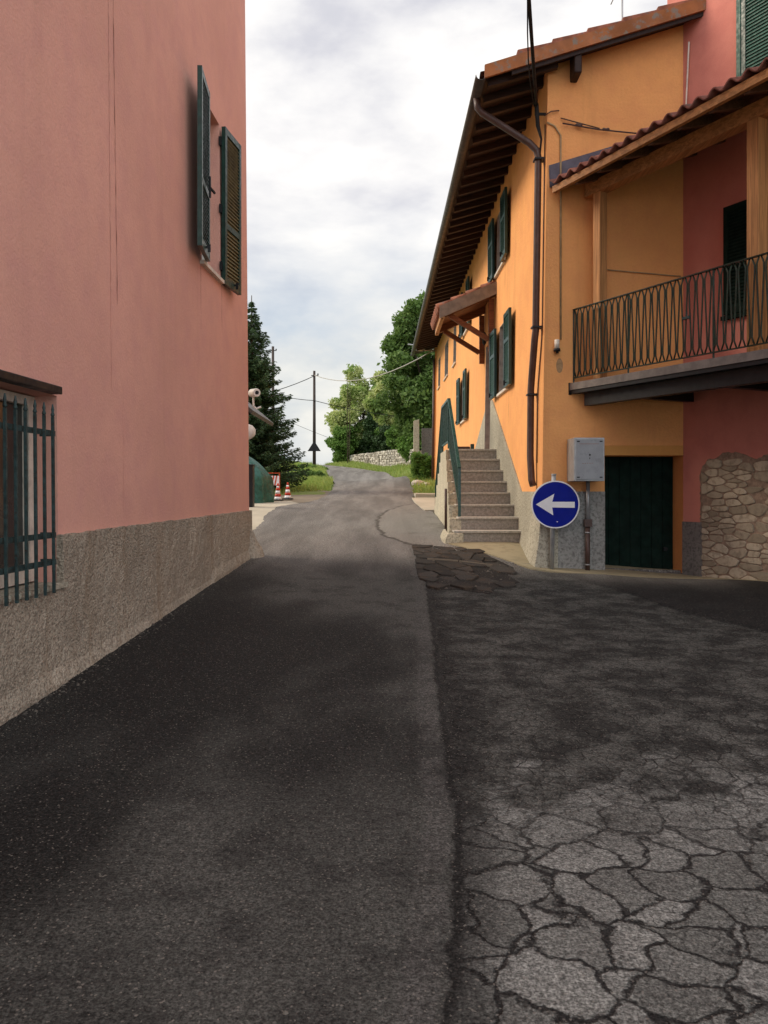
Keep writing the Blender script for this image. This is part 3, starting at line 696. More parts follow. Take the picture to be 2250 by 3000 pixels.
for h in (2.62, 3.3, 4.1):
    m = MB(); m.fbox(fL, 9.80, 9.86, h, h+.10, .0, .03); m.build('hinge', M['black'], wo_)
m = MB(); m.bar(fL(8.80, 3.12, .155), fL(8.80, 3.34, .155), .03, .02, side=(1, 0, 0)); m.bar(fL(8.80, 3.22, .16), fL(8.90, 3.20, .18), .02, .02); m.build('latch', M['black'], wo_)
# --- grilled lower window
win = MB(); win.fbox(fL, 3.6, 5.46, -.60, .63, -.199, -.185); wl = win.build('window', M['pane'], ph)
m = MB()
for (u0, u1, h0, h1) in ((5.375, 5.462, -.585, .62), (4.80, 4.86, -.585, .62), (3.6, 4.80, -.585, -.50), (4.86, 5.375, -.585, -.50), (3.6, 4.80, .56, .62), (4.86, 5.375, .56, .62)): m.fbox(fL, u0, u1, h0, h1, -.184, -.14)
m.build('frame', M['sill'], wl)
m = MB(); m.fbox(fL, 3.5, 5.50, -.63, -.598, -.19, .05); m.build('sill', M['cement'], wl)
m = MB(); m.fbox(fL, 3.4, 5.39, .63, .68, -.0, .075); m.build('lintel', M['black'], ph, bevel=.006)
gr = MB()
for h in (.352, -.295, -.465): gr.fbox(fL, 3.5, 5.285, h, h+.035, .052, .066)
for h in (.352, -.295, -.465): gr.fbox(fL, 5.285, 5.30, h, h+.035, -.03, .066)
gg = gr.build('window_grille', M['iron'], ph, label='blue green flaking iron grille')
for i in range(14):
    u = 5.225-.118*i; b_ = MB()
    b_.bar(fL(u, -.64, .083), fL(u, .47, .083), .017, .017, side=(1, 0, 0))
    b_.lathe(fL(u, .47, .083), [(.009, 0), (.014, .012), (.008, .03), (.011, .045), (.004, .08)], 8)
    b_.build('bar', M['iron'], gg)
# --- porch, lamp pipe on the back side
m = MB(); ex = -2.02
m.prism([(-4.9, 12.6, Z(2.75)), (-2.72, 12.6, Z(1.75)), (ex, 12.6, Z(1.18)), (ex+.03, 12.6, Z(1.23)), (-2.70, 12.6, Z(1.83)), (-4.9, 12.6, Z(2.86))], (0, 2.4, 0))
po = m.build('porch_roof', M['gutter'], ph)
m = MB()
m.prism([(-4.9, 12.62, Z(2.70)), (-2.74, 12.62, Z(1.70)), (ex-.03, 12.62, Z(1.13)), (ex-.25, 12.62, Z(1.08)), (-4.9, 12.62, Z(1.08))], (0, .05, 0)); m.build('gable_board', M['wood_dark'], po)
m = MB(); m.tube([(ex-.10, 12.60, Z(1.24)), (ex-.10, 12.60, Z(1.04))], .028, 10); m.build('gutter_outlet', M['fascia_grey'], po)
m = MB(); fy = 12.2; tip = -1.90
m.tube([(-2.6, fy, Z(.90)), (tip-.14, fy, Z(.885)), (tip-.07, fy, Z(.865)), (tip-.025, fy, Z(.845)), (tip, fy, Z(.83))], [.118, .120, .112, .080, .02], 20)
m.tube([(-2.55, 11.32, Z(.9)), (-2.55, 12.2, Z(.9))], .04, 8)
m.build('flue', M['white'], ph, label='rounded white flue end')
camo = thing('security_camera', 'white security camera on the porch gutter beyond the pink house', 'camera', (-2.02, 12.6, Z(1.25)))
c0 = Vector((-1.97, 12.62, Z(1.50))); dd = Vector((.10, -.17, -.01))
cm = MB(); cm.tube([c0-dd*.6, c0-dd*.5, c0+dd*.4, c0+dd*.5], [.045, .065, .065, .055], 16); cm.build('body', M['white'], camo)
cm = MB(); cm.tube([c0+dd*.5, c0+dd*.53], .030, 12); cm.build('lens', M['black'], camo)
cm = MB(); cm.tube([c0+Vector((-.02, .02, -.05)), c0+Vector((-.02, .02, -.20)), c0+Vector((.03, 0, -.24)), c0+Vector((.10, 0, -.21))], .016, 8); cm.build('bracket', M['white'], camo)

# ================================================================== orange house
oh = thing('orange_house', 'long orange rendered farmhouse with deep dark eaves along the right of the road', 'house', (2.2, 11.2, 0))
DOOR = (16.42, 17.25, .79, 3.02, .35)
OPS = [(14.25, 15.4, 1.80, 3.05, .22), (14.88, 15.92, 4.14, 5.27, .22), DOOR, (21.2, 22.3, 1.86, 3.08, .22), (20.8, 21.85, 4.14, 5.27, .22),
       (24.3, 25.2, 3.80, 5.0, .2), (27.1, 28.5, 3.83, 5.0, .2), (30.6, 31.6, 3.9, 5.0, .2)]
CEL = (2.98, 4.04, -1.4, .486, .46)
w = MB(); wall(w, fF, 11.2, 32.8, -1.8, 5.75, OPS)
def gwall(mb):
    xs = [2.2, 2.98, 4.04, 7]; 
    for a_, b_ in zip(xs, xs[1:]):
        for h0, h1 in ((-1.8, .486), (.486, None)):
            if (a_, b_) == (2.98, 4.04) and h1 is not None: continue
            def X_(x, h): return fF(11.2, h, 0)[0] if x == 2.2 else x
            t0 = (5.75+(a_-2.2)*.305) if h1 is None else h1; t1 = (5.75+(b_-2.2)*.305) if h1 is None else h1
            mb.add([(X_(a_, h0), 11.2, Z(h0)), (b_, 11.2, Z(h0)), (b_, 11.2, Z(t1)), (X_(a_, t0), 11.2, Z(t0))], [(0, 1, 2, 3)])
gwall(w)
for q in ([(2.98, -1.4), (2.98, .486)], [(4.04, -1.4), (4.04, .486)], [(2.98, .486), (4.04, .486)]):
    w.add([fG(*q[0], 0), fG(*q[1], 0), fG(*q[1], -.46), fG(*q[0], -.46)], [(0, 1, 2, 3)])
e = fF(32.8, 0, 0)[0]
w.add([(e-.03, 32.8, Z(-1.8)), (e+.02, 32.8, Z(5.75)), (7, 32.8, Z(7.1)), (7, 32.8, Z(-1.8))], [(0, 1, 2, 3)])
w.add([(7, 11.2, Z(-1.8)), (7, 32.8, Z(-1.8)), (7, 32.8, Z(7.1)), (7, 11.2, Z(7.2))], [(0, 1, 2, 3)])
w.build('wall', M['orange'], oh)
# cement dado, follows the stairs
m = MB(); gb = -1.5
m.fprism(fF, [(11.19, gb), (16.415, gb), (16.415, 1.79), (16.2, 1.79), (12.75, .0), (11.19, .0)], .001, .022)
m.fprism(fF, [(17.26, -1.2), (32.7, -.8), (32.7, .3), (22, .3), (20.6, .3), (17.26, 1.68)], .001, .022)
m.build('dado', M['cement'], oh)
m = MB(); m.fprism(fG, [(2.12, -1.5), (2.98, -1.5), (2.98, .0), (2.145, .0)], .001, .018); m.build('dado', M['cement_shaded'], oh)
# flared foot at the corner
m = MB(); 
pr = [(-1.25, .16), (-1.0, .135), (-.86, .10), (-.6, .05), (-.3, .028), (-.02, .022)]
vs_ = []
for h, e_ in pr:
    x0 = fF(11.2, h, 0)[0]
    vs_ += [(x0-e_*.9, 12.65, Z(h+.25 if h < -1.1 else h)), (x0-e_, 11.9, Z(h)), (x0-e_, 11.35, Z(h)), (x0-e_*.75, 11.2-e_*.6, Z(h)), (x0+.05, 11.2-e_*.5-.01, Z(h)), (x0+.22, 11.18, Z(h))]
m.add(vs_, [(i*6+j, i*6+j+1, (i+1)*6+j+1, (i+1)*6+j) for i in range(5) for j in range(5)], False)
m.build('corner_foot', M['cement'], oh)
# lintel band, cellar door
m = MB(); m.fbox(fG, 2.90, 4.035, .488, .62, .001, .022); m.build('lintel', M['orange_lintel'], oh, bevel=.004)
m = MB(); m.box(2.985, 4.035, 11.60, 11.64, Z(-1.3), Z(.484)); cd_ = m.build('cellar_door', M['door_green'], oh, label='very dark green cellar door')
m = MB()
for i in range(7): m.box(2.99+i*.15, 2.99+i*.15+.142, 11.585, 11.60, Z(-1.25), Z(.47))
m.build('board', M['door_green'], cd_)
m = MB(); m.lathe((3.92, 11.57, Z(-.80)), [(.03, -.03), (.022, 0), (.03, .02)], 10, 'Y'); m.build('handle', M['black'], cd_)
# windows with shutters
def fwindow(u0, u1, h0, h1, leaf=.6, upper=False):
    m = MB(); m.fbox(fF, u0, u1, h0, h1, -.21, -.19); o = m.build('window', M['pane'], oh)
    m = MB(); cm_ = (u0+u1)/2
    for (a, b, c, d) in ((u0, u0+.06, h0, h1), (u1-.06, u1, h0, h1), (u0+.06, u1-.06, h0, h0+.07), (u0+.06, u1-.06, h1-.07, h1), (cm_-.03, cm_+.03, h0+.07, h1-.07)): m.fbox(fF, a, b, c, d, -.189, -.14)
    m.build('frame', M['reveal_grey'], o)
    m = MB(); m.fbox(fF, u0-.07, u1+.05, h0-.045, h0, -.18, .05); m.build('sill', M['sill'], o)
    # grey render around the opening, as deep as the reveal
    m = MB(); m.fbox(fF, u1-.012, u1-.002, h0+.002, h1-.012, -.135, .004); m.fbox(fF, u0+.002, u0+.012, h0+.002, h1-.012, -.135, .004); m.fbox(fF, u0+.002, u1-.002, h1-.011, h1-.002, -.135, .004); m.build('reveal', M['reveal_grey'], o)
    if leaf:
        shutter(o, fF, u0-.01, u0-.01-leaf, h0-.03, h1-.02, .05, .05, mid=.62)
        shutter(o, fF, u1+.01, u1+.01+leaf, h0-.03, h1-.02, .045, .055, mid=.62)
    return o
fwindow(14.25, 15.4, 1.80, 3.05); fwindow(14.88, 15.92, 4.14, 5.27, .58); fwindow(21.2, 22.3, 1.86, 3.08); fwindow(20.8, 21.85, 4.14, 5.27, .58)
for o_ in OPS[5:]: fwindow(o_[0], o_[1], o_[2], o_[3], 0)
# door at the head of the stairs
m = MB(); m.fbox(fF, 16.43, 17.24, .79, 3.01, -.33, -.28); dr = m.build('front_door', M['wood_dark'], oh)
m = MB(); m.fbox(fF, 17.22, 17.245, .79, 3.0, -.275, .024); m.fbox(fF, 16.425, 16.45, .79, 3.0, -.275, .024); m.build('frame', M['reveal_grey'], dr)
m = MB(); m.lathe(fF(16.6, 1.85, -.25), [(.02, -.03), (.03, .01)], 8, 'X'); m.build('handle', M['black'], dr)
# ---- main roof
ER = .308; XE = 1.33
def xe(y): return XE-.0062*(y-10.9)
def rh(x, y): return 5.50+(x-xe(y))*ER
m = MB(); y0, y1 = 10.92, 33.2
def slabpts(y, dz): return [(xe(y), y, Z(rh(xe(y), y)+dz)), (6.2, y, Z(rh(6.2, y)+dz))]
a0, a1 = slabpts(y0, .0); b0, b1 = slabpts(y1, .0)
m.hexa([(a0[0], a0[1], a0[2]-.035), (a1[0], a1[1], a1[2]-.035), (b1[0], b1[1], b1[2]-.035), (b0[0], b0[1], b0[2]-.035), a0, a1, b1, b0])
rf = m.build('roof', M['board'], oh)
# tiles: rolls in courses on top
m = MB(); nx_, ny_ = 14, 112
course = .36
for k in range(13):
    xa = XE-.05+k*course; xb = xa+course+.05
    if xb > 6.2: break
    vs_ = []; fs_ = []; N = 450
    for i in range(N+1):
        y = y0+.02+(y1-y0-.04)*i/N; wv_ = .035*abs(math.sin(i*math.pi/4.0)); xs_ = xa-.0062*(y-10.9); xs2 = xb-.0062*(y-10.9)
        vs_ += [(xs_, y, Z(rh(xs_, y)+.055+wv_)), (xs2, y, Z(rh(xs2, y)+.022+wv_))]
    for i in range(N): fs_.append((i*2, i*2+2, i*2+3, i*2+1))
    m.add(vs_, fs_, True)
m.build('tiles', M['tile_dark'], rf)
# verge: rusty sheet with stepped cover tiles
m = MB()
xv0, xv1 = XE-.01, 4.25
m.hexa([(xv0, 10.86, Z(rh(xv0, 10.9)-.075)), (xv1, 10.86, Z(rh(xv1, 10.9)-.075)), (xv1, 10.90, Z(rh(xv1, 10.9)-.075)), (xv0, 10.90, Z(rh(xv0, 10.9)-.075)),
        (xv0, 10.86, Z(rh(xv0, 10.9)+.095)), (xv1, 10.86, Z(rh(xv1, 10.9)+.095)), (xv1, 10.90, Z(rh(xv1, 10.9)+.095)), (xv0, 10.90, Z(rh(xv0, 10.9)+.095))])
m.build('verge', M['verge'], rf)
m = MB()
for k in range(7):
    xa = 1.75+k*.46; xb = xa+.47
    pts_ = [(xa, rh(xa, 10.9)+.165), (xb, rh(xb, 10.9)+.125), (xb, rh(xb, 10.9)+.08), (xa, rh(xa, 10.9)+.09)]
    m.prism([(x_, 10.87, Z(h_)) for x_, h_ in pts_], (0, .24, 0))
m.build('verge_tiles', M['tile'], rf, bevel=.01)
m = MB(); m.prism([(XE+.35, 10.9, Z(rh(XE+.35, 10.9)-.13)), (4.2, 10.9, Z(rh(4.2, 10.9)-.13)), (4.2, 10.9, Z(rh(4.2, 10.9)-.04)), (XE+.35, 10.9, Z(rh(XE+.35, 10.9)-.04))], (0, .035, 0)); m.build('barge_board', M['board'], rf)
m = MB(); px_ = (1200+775/1.58-1125)/2430*11.0; m.box(px_-.05, px_+.05, 10.92, 11.25, Z(rh(px_, 11)-.36), Z(rh(px_, 11)-.04)); m.build('purlin_end', M['board'], oh, bevel=.02)
# rafters
for i in range(48):
    y = 11.08+i*.45; m = MB(); xa = xe(y)+.06; xb = 2.32
    m.hexa([(xa, y-.04, Z(rh(xa, y)-.125)), (xb, y-.04, Z(rh(xb, y)-.155)), (xb, y+.04, Z(rh(xb, y)-.155)), (xa, y+.04, Z(rh(xa, y)-.125)),
            (xa, y-.04, Z(rh(xa, y)-.037)), (xb, y-.04, Z(rh(xb, y)-.037)), (xb, y+.04, Z(rh(xb, y)-.037)), (xa, y+.04, Z(rh(xa, y)-.037))])
    m.build('rafter', M['eave_wood'], oh)
# gutter
m = MB(); n_ = 10; vs_ = []; fs_ = []
for j, y in enumerate((10.88, 16, 22, 28, 33.2)):
    for k in range(n_+1):
        a_ = math.pi+math.pi*k/n_; vs_.append((xe(y)-.055+.065*math.cos(a_), y, Z(5.47+.065*math.sin(a_))))
for j in range(4):
    for k in range(n_): q = j*(n_+1)+k; fs_.append((q, q+1, q+n_+2, q+n_+1))
m.add(vs_, fs_, True); o_ = m.build('gutter', M['gutter'], oh, fixn=False); sm_ = o_.modifiers.new('thick', 'SOLIDIFY'); sm_.thickness = .006
# downpipe
def pxy(px, py, y): return ((px-1125)/2430*y, y, Z((1440-py)/2430*y))
m = MB(); xw = lambda h, d=.085: fF(11.38, h, d)
top = Vector((xe(11.42)-.05, 11.42, Z(5.42)))
P_ = [top, top+Vector((.015, 0, -.14)), top+Vector((.07, -.01, -.21))]
e1_ = Vector(xw(4.68)); P_ += [e1_+Vector((-.12, 0, .10)), e1_+Vector((-.02, 0, .0)), e1_+Vector((.0, 0, -.10))]
P_ += [Vector(fF(11.38, 2.20, .085)), Vector(fF(11.42, 2.10, .09)), Vector(fF(11.62, 1.56, .09)), Vector(fF(11.66, 1.42, .09)), Vector(fF(11.66, .5, .085)), Vector(fF(11.62, .16, .07)), Vector(fF(11.60, .08, .05))]
m.tube(P_, .048, 14); dp = m.build('downpipe', M['brown_pipe'], oh)
for (u, h) in ((11.38, 4.55), (11.38, 2.25), (11.66, 1.36)):
    m = MB(); m.fbox(fF, u-.075, u+.075, h-.012, h+.012, .0, .145); m.build('pipe_clip', M['black'], dp)
m = MB(); pts_ = [(11.30, 5.0), (11.31, 3.6), (11.30, 2.3), (11.35, 2.0), (11.52, 1.5), (11.55, 1.2), (11.54, .4)]
m.tube([fF(u, h, .012) for u, h in pts_], .008, 6); m.build('wall_cable', M['brown_pipe'], oh)
# far downpipe at the other end
m = MB(); m.tube([fF(32.65, 5.2, .1), fF(32.65, .1, .1)], .05, 10); m.build('downpipe', M['brown_pipe'], oh)
def drips(fr, items, mat, parent, seed):
    rg_ = random.Random(seed)
    for (u, h, L) in items:
        m = MB(); n = 9; w0 = rg_.uniform(.012, .03); vs_ = []
        for i in range(n+1):
            t_ = i/n; w_ = w0*(1-t_)**.6*rg_.uniform(.7, 1.2)+.001; o_ = rg_.uniform(-.004, .004); vs_ += [fr(u-w_+o_, h-L*t_, .0035), fr(u+w_+o_, h-L*t_, .0035)]
        m.add(vs_, [(2*i, 2*i+1, 2*i+3, 2*i+2) for i in range(n)], True); m.build('stain', mat, parent, fixn=False)
def stainmat(name, col, al):
    t = NT(name); t.done(col, .95, spec=.05); t.l(t.math('MULTIPLY', t.sstep(t.noise(18, 5, .7, stretch=(1, 1, .3)), .30, .62), al), t.b.inputs['Alpha']); return t.m
sm1 = stainmat('orange_grime', (.36, .19, .08), .42); sm2 = stainmat('pink_grime', (.30, .16, .13), .40); sm3 = stainmat('rust_grime', (.22, .10, .04), .45)
drips(fF, [(14.22, 1.75, .6), (15.42, 1.75, .45), (14.85, 4.08, .7), (15.95, 4.08, .5), (21.2, 1.8, .6)], sm1, oh, 5)
drips(fL, [(8.97, 2.455, .7), (9.88, 2.455, .55)], sm2, ph, 7)
# ---- canopy over the door
cn = MB(); CY0, CY1 = 15.9, 17.9
def ctop(x): return 3.52+(x-1.06)*.43
def cblock(mb, x0, x1, y0_, y1_, t0, t1):
    mb.hexa([(x0, y0_, Z(ctop(x0)+t0)), (x1, y0_, Z(ctop(x1)+t0)), (x1, y1_, Z(ctop(x1)+t0)), (x0, y1_, Z(ctop(x0)+t0)), (x0, y0_, Z(ctop(x0)+t1)), (x1, y0_, Z(ctop(x1)+t1)), (x1, y1_, Z(ctop(x1)+t1)), (x0, y1_, Z(ctop(x0)+t1))])
cblock(cn, 1.10, 2.17, CY0+.06, CY1-.04, -.06, -.015); co = cn.build('canopy', M['wood_dark'], oh)
m = MB(); cblock(m, 1.07, 2.175, CY0, CY0+.05, -.20, .035); m.build('fascia', M['fascia_grey'], co)
m = MB()
for i in range(9):
    y = CY0+.12+i*.22
    for k in range(4):
        xa = 1.02+k*.29; xb = min(xa+.33, 2.16)
        m.tube([(xa, y, Z(ctop(xa)+.035)), (xb, y, Z(ctop(xb)+.012))], [.085, .07], 10)
m.build('tiles', M['tile'], co)
m = MB(); m.box(1.10, 1.17, CY0+.06, CY1-.05, Z(ctop(1.1)-.18), Z(ctop(1.1)-.062)); m.build('eave_beam', M['wood'], co)
for yb in (CY0+.2, CY1-.25):
    m = MB(); cblock(m, 1.12, 2.16, yb-.05, yb+.05, -.20, -.061)
    m.box(2.03, 2.13, yb-.05, yb+.05, Z(2.72), Z(ctop(2.03)-.20))
    m.bar((2.03, yb, Z(2.95)), (1.28, yb, Z(ctop(1.28)-.20)), .09, .09, side=(0, 1, 0))
    m.build('bracket', M['wood_dark'], co)
# lantern by the door
lp = Vector(fF(16.34, 2.98, .17)); m = MB()
m.lathe(lp, [(.01, .16), (.05, .11), (.062, .095), (.05, .09), (.038, -.06), (.02, -.08), (.008, -.10)][::-1], 6); m.bar(lp+Vector((.0, 0, .06)), lp+Vector((.17, 0, .06)), .016, .016)
m.build('lantern', M['black'], oh)
# ---- conduit and lamp on the gable
m = MB(); cx = 2.382
m.tube([fG(2.2, 4.98, .01), fG(2.3, 4.93, .015), fG(cx, 4.80, .015), fG(cx, 2.05, .015)], .013, 8); m.build('conduit', M['conduit'], oh)
m = MB(); lx = 2.325; m.tube([fG(lx, 2.04, .05), fG(lx, 1.92, .05)], .033, 14); m.tube([fG(lx, 2.0, .0), fG(lx, 2.0, .05)], .02, 8); wl_ = m.build('wall_lamp', M['sill'], oh)
m = MB(); m.tube([fG(lx, 1.92, .05), fG(lx, 1.885, .05)], .045, 14); m.tube([fG(lx+.004, 1.885, .05), fG(lx+.004, 1.86, .05)], .018, 10); m.build('socket', M['black'], wl_)
m = MB(); pts_ = []
for k in range(14): a_ = 2*math.pi*k/14; pts_.append((2.37+.045*math.cos(a_), 1.70+.10*math.sin(a_)))
m.fprism(fG, pts_, .0005, .0025); m.build('stain', M['stain'], oh)
# cables fixed on the gable
m = MB(); m.tube([fG(2.16, 5.06, .03), fG(2.25, 5.12, .03), fG(2.36, 5.13, .03)], .008, 6)
m.tube([fG(2.40, 4.95, .05), fG(2.9, 4.86, .06), fG(3.5, 4.80, .06), fG(4.0, 4.78, .05)], .010, 6)
m.tube([fG(2.38, 5.03, .03), fG(2.62, 4.96, .04), fG(2.9, 4.88, .05)], .008, 6)
m.lathe(fG(2.62, 4.93, .05), [(.008, -.05), (.022, -.03), (.012, 0), (.022, .03), (.008, .05)], 10, 'X')
m.lathe(fG(2.98, 4.865, .06), [(.008, -.05), (.022, -.03), (.012, 0), (.022, .03), (.008, .05)], 10, 'X')
m.build('gable_cable', M['brown_pipe'], oh)
m = MB(); m.tube([fP(.13, 6.0, .035), fP(.07, 5.0, .035), fP(.04, 4.5, .035)], .011, 6); m.lathe(fP(.06, 4.80, .04), [(.02, -.06), (.04, -.04), (.02, 0), (.04, .04), (.02, .06)], 10); m.build('aerial_lead', M['sill'], oh)
m = MB(); m.tube([fG(3.0, 2.99, .02), fG(3.4, 2.955, .02), fG(4.0, 2.90, .02)], .008, 6); m.build('clothes_line', M['conduit'], oh)
# aerial on the roof
at = MB(); ax = (1823-1125)/2430*14; ah = rh(ax, 14)
at.tube([(ax, 14, Z(ah)), (ax, 14, Z(ah+2.6))], .016, 8)
ae = thing('roof_aerial', 'thin grey aerial mast rising from the tiled roof of the orange house', 'aerial', (ax, 14, Z(ah)))
at.build('mast', M['steel'], ae)
m = MB()
for k in range(5): m.tube([(ax-.3, 14+.12*k, Z(ah+2.3)), (ax+.3, 14+.12*k, Z(ah+2.3))], .006, 6)
m.tube([(ax, 13.9, Z(ah+2.3)), (ax, 14.7, Z(ah+2.3))], .01, 6); m.build('antenna', M['steel'], ae)

# ================================================================== right pink house (behind the balcony)
p2 = thing('rose_house', 'deep pink house at the right edge with a patch of bare stonework', 'house', (4.3, 10.5, 0))
w = MB(); WB = (.70, 1.55, 2.23, 3.62, .15); WT = (.93, 2.0, 5.05, 6.9, .12); WB2 = (2.3, 3.1, 1.46, 3.62, .15)
wall(w, fP, 0, 9.5, -1.8, 9.5, [WB, WT, WB2])
w.add([fP(0, 4.5, 0), fP(-.28, 4.5, 0), fP(-.28, 9.5, 0), fP(0, 9.5, 0)], [(0, 1, 2, 3)])
A_ = Vector(fP(-.28, 9.5, 0)); B_ = Vector(fP(9.5, 9.5, 0)); back = Vector((.8855, .4646, 0))*6
w.add([A_, A_+back, A_+back-Vector((0, 0, 5.0)), A_-Vector((0, 0, 5.0))], [(0, 1, 2, 3)])
w.add([B_, B_+back, B_+back-Vector((0, 0, 11)), B_-Vector((0, 0, 11))], [(0, 1, 2, 3)])
w.add([A_, A_+back, B_+back, B_], [(0, 1, 2, 3)])
w.build('wall', M['pink2'], p2)
m = MB(); m.prism([A_+Vector((-.4, .2, 0)), A_+back, B_+back, B_+Vector((-.4, -.3, 0))], (0, 0, .2)); m.build('roof', M['tile'], p2)
m = MB(); m.fprism(fP, [(.0, -1.6), (.33, -1.6), (.33, -.405), (.0, -.405)], .001, .02); m.build('dado', M['dark_dado'], p2)
# bare stone patch
tl = [(.30, -1.5), (.295, .2), (.33, .34), (.42, .42), (.55, .44), (.70, .50), (.85, .49), (1.0, .44), (1.15, .40), (1.3, .45), (1.5, .57), (1.75, .66), (2.1, .62), (2.6, .70), (3.2, .6), (3.6, .5), (3.6, -1.5)]
rng = random.Random(77); tl2 = []
for (u0_, h0_), (u1_, h1_) in zip(tl, tl[1:]+tl[:1]):
    k_ = max(1, int(math.hypot(u1_-u0_, h1_-h0_)/.035)) if (h0_ > -1.49 or h1_ > -1.49) else 1
    for q_ in range(k_): tl2.append((u0_+(u1_-u0_)*q_/k_+rng.uniform(-.012, .012), h0_+(h1_-h0_)*q_/k_+rng.uniform(-.014, .014)))
m = MB(); m.fprism(fP, tl2, -.005, .012); sp_ = m.build('stone_patch', M['mortar'], p2)
def vcells(pts, clip):
    out = []
    for i, p in enumerate(pts):
        poly = list(clip)
        for k, q in enumerate(pts):
            if k == i: continue
            dx, dy = q[0]-p[0], q[1]-p[1]
            if dx*dx+dy*dy > 1.2: continue
            mx, my = (p[0]+q[0])/2, (p[1]+q[1])/2; new = []
            for a_, b_ in zip(poly, poly[1:]+poly[:1]):
                da = (a_[0]-mx)*dx+(a_[1]-my)*dy; db = (b_[0]-mx)*dx+(b_[1]-my)*dy
                if da <= 0: new.append(a_)
                if da*db < 0: t_ = da/(da-db); new.append((a_[0]+(b_[0]-a_[0])*t_, a_[1]+(b_[1]-a_[1])*t_))
            poly = new
            if len(poly) < 3: break
        if len(poly) >= 3: out.append(poly)
    return out
def blob(poly, gap, rgn, chop=.28):
    # shrink, cut corners and roughen a cell outline
    cx_ = sum(p[0] for p in poly)/len(poly); cy_ = sum(p[1] for p in poly)/len(poly); o_ = []
    for a_, b_, c_ in zip(poly[-1:]+poly[:-1], poly, poly[1:]+poly[:1]):
        for t_, e_ in ((chop, a_), (chop, c_)): o_.append((b_[0]+(e_[0]-b_[0])*t_*rgn.uniform(.7, 1.2), b_[1]+(e_[1]-b_[1])*t_*rgn.uniform(.7, 1.2)))
    r_ = max(.02, sum(math.hypot(p[0]-cx_, p[1]-cy_) for p in o_)/len(o_)); k_ = max(.35, 1-gap/r_)
    return (cx_, cy_), [(cx_+(x_-cx_)*k_*rgn.uniform(.95, 1.03), cy_+(y_-cy_)*k_*rgn.uniform(.95, 1.03)) for x_, y_ in o_]
rng = random.Random(21); m = MB()
def topat(u): return float(np.interp(u, [a[0] for a in tl[1:-1]], [a[1] for a in tl[1:-1]]))
pts_ = []; tries = 0
while tries < 9000:
    tries += 1; u = rng.uniform(.3, 3.55); h = rng.uniform(-1.4, .75); rr = .036+.062*(.5+.5*math.sin(u*5.1+3*h)*math.cos(h*6.3-u))
    if all(((u-a[0])/2.5)**2+(h-a[1])**2 > ((rr+a[2])/2*1.0)**2*1.35 for a in pts_): pts_.append((u, h, rr))
cells_ = vcells([(a[0]/2.5, a[1]) for a in pts_], [(.315/2.5, -1.38), (3.55/2.5, -1.38), (3.55/2.5, .75), (.315/2.5, .75)])
for poly in cells_:
    (cu, ch), ol = blob([(x_*2.5, y_) for x_, y_ in poly], .009, rng, .22)
    if ch > topat(cu)-.06 or rng.random() < .05: continue
    ol = [(max(.318, x_), min(y_, topat(x_)-.02)) for x_, y_ in ol]
    n_ = len(ol); dp_ = rng.uniform(.004, .018); vs_ = []; tx_, ty_ = rng.uniform(-.06, .06), rng.uniform(-.08, .08)
    for sc_, dd in ((1.0, .006), (.97, .012+dp_*.8), (.88, .013+dp_), (.35, .014+dp_*1.05)):
        for x_, y_ in ol: vs_.append(fP(cu+(x_-cu)*sc_, ch+(y_-ch)*sc_, dd+(tx_*(x_-cu)+ty_*(y_-ch))*sc_))
    m.add(vs_, [(i*n_+k, i*n_+(k+1) % n_, (i+1)*n_+(k+1) % n_, (i+1)*n_+k) for i in range(3) for k in range(n_)]+[tuple(3*n_+k for k in range(n_))], False)
m.build('stones', M['stones'], sp_, fixn=False)
# windows
def pwindow(u0, u1, h0, h1, closed, leafw=.42):
    m = MB(); m.fbox(fP, u0, u1, h0, h1, -.14, -.12); o = m.build('window', M['pane'], p2)
    m = MB(); m.fbox(fP, u0-.06, u1+.06, h0-.045, h0, -.1, .055); m.build('sill', M['sill'] if closed else M['door_green'], o)
    if closed:
        mid_ = (u0+u1)/2
        m = MB(); m.fbox(fP, u0-.03, u0+.03, h0, h1, .0, .06); m.fbox(fP, mid_-.03, mid_+.03, h0, h1, .02, .07); m.build('frame', M['louvre'], o)
        shutter(o, fP, u0+.03, mid_-.03, h0+.01, h1, .005, .005, mid=.0, catch=False); shutter(o, fP, u1, mid_+.03, h0+.01, h1, .005, .005, mid=.0, catch=False)
    else:
        shutter(o, fP, u0, u0-leafw, h0, h1, .02, .05, mid=.5, catch=False); shutter(o, fP, u1, u1+leafw, h0, h1, .02, .05, mid=.5, catch=False)
    return o
pwindow(1.27, 1.55, 2.23, 3.62, False, .45) if False else None
m = MB(); m.fbox(fP, .70, 1.55, 2.23, 3.62, -.14, -.12); o_ = m.build('window', M['pane'], p2)
m = MB(); m.fbox(fP, .66, 1.6, 2.18, 2.23, -.1, .06); m.build('sill', M['door_green'], o_)
shutter(o_, fP, .70, 1.12, 2.24, 3.61, .01, .01, mid=.45, catch=False, mat='door_green', lmat='door_green'); shutter(o_, fP, 1.55, 1.13, 2.24, 3.61, .01, .01, mid=.45, catch=False, mat='door_green', lmat='shutter')
m = MB(); m.fbox(fP, 2.3, 3.1, 1.47, 3.62, -.14, -.12); m.build('balcony_door', M['pane'], p2)
pwindow(.93, 2.0, 5.05, 6.9, True)
m = MB(); q = fP(.62, 5.03, .0); q = Vector(q); m.bar(q, q+Vector((-.09, -.05, .02)), .03, .025); m.bar(q+Vector((-.08, -.05, -.03)), q+Vector((-.08, -.05, .06)), .03, .02); m.bar(q+Vector((-.03, 0, .03)), q+Vector((-.13, -.02, -.03)), .02, .02); m.build('hook', M['iron'], p2)

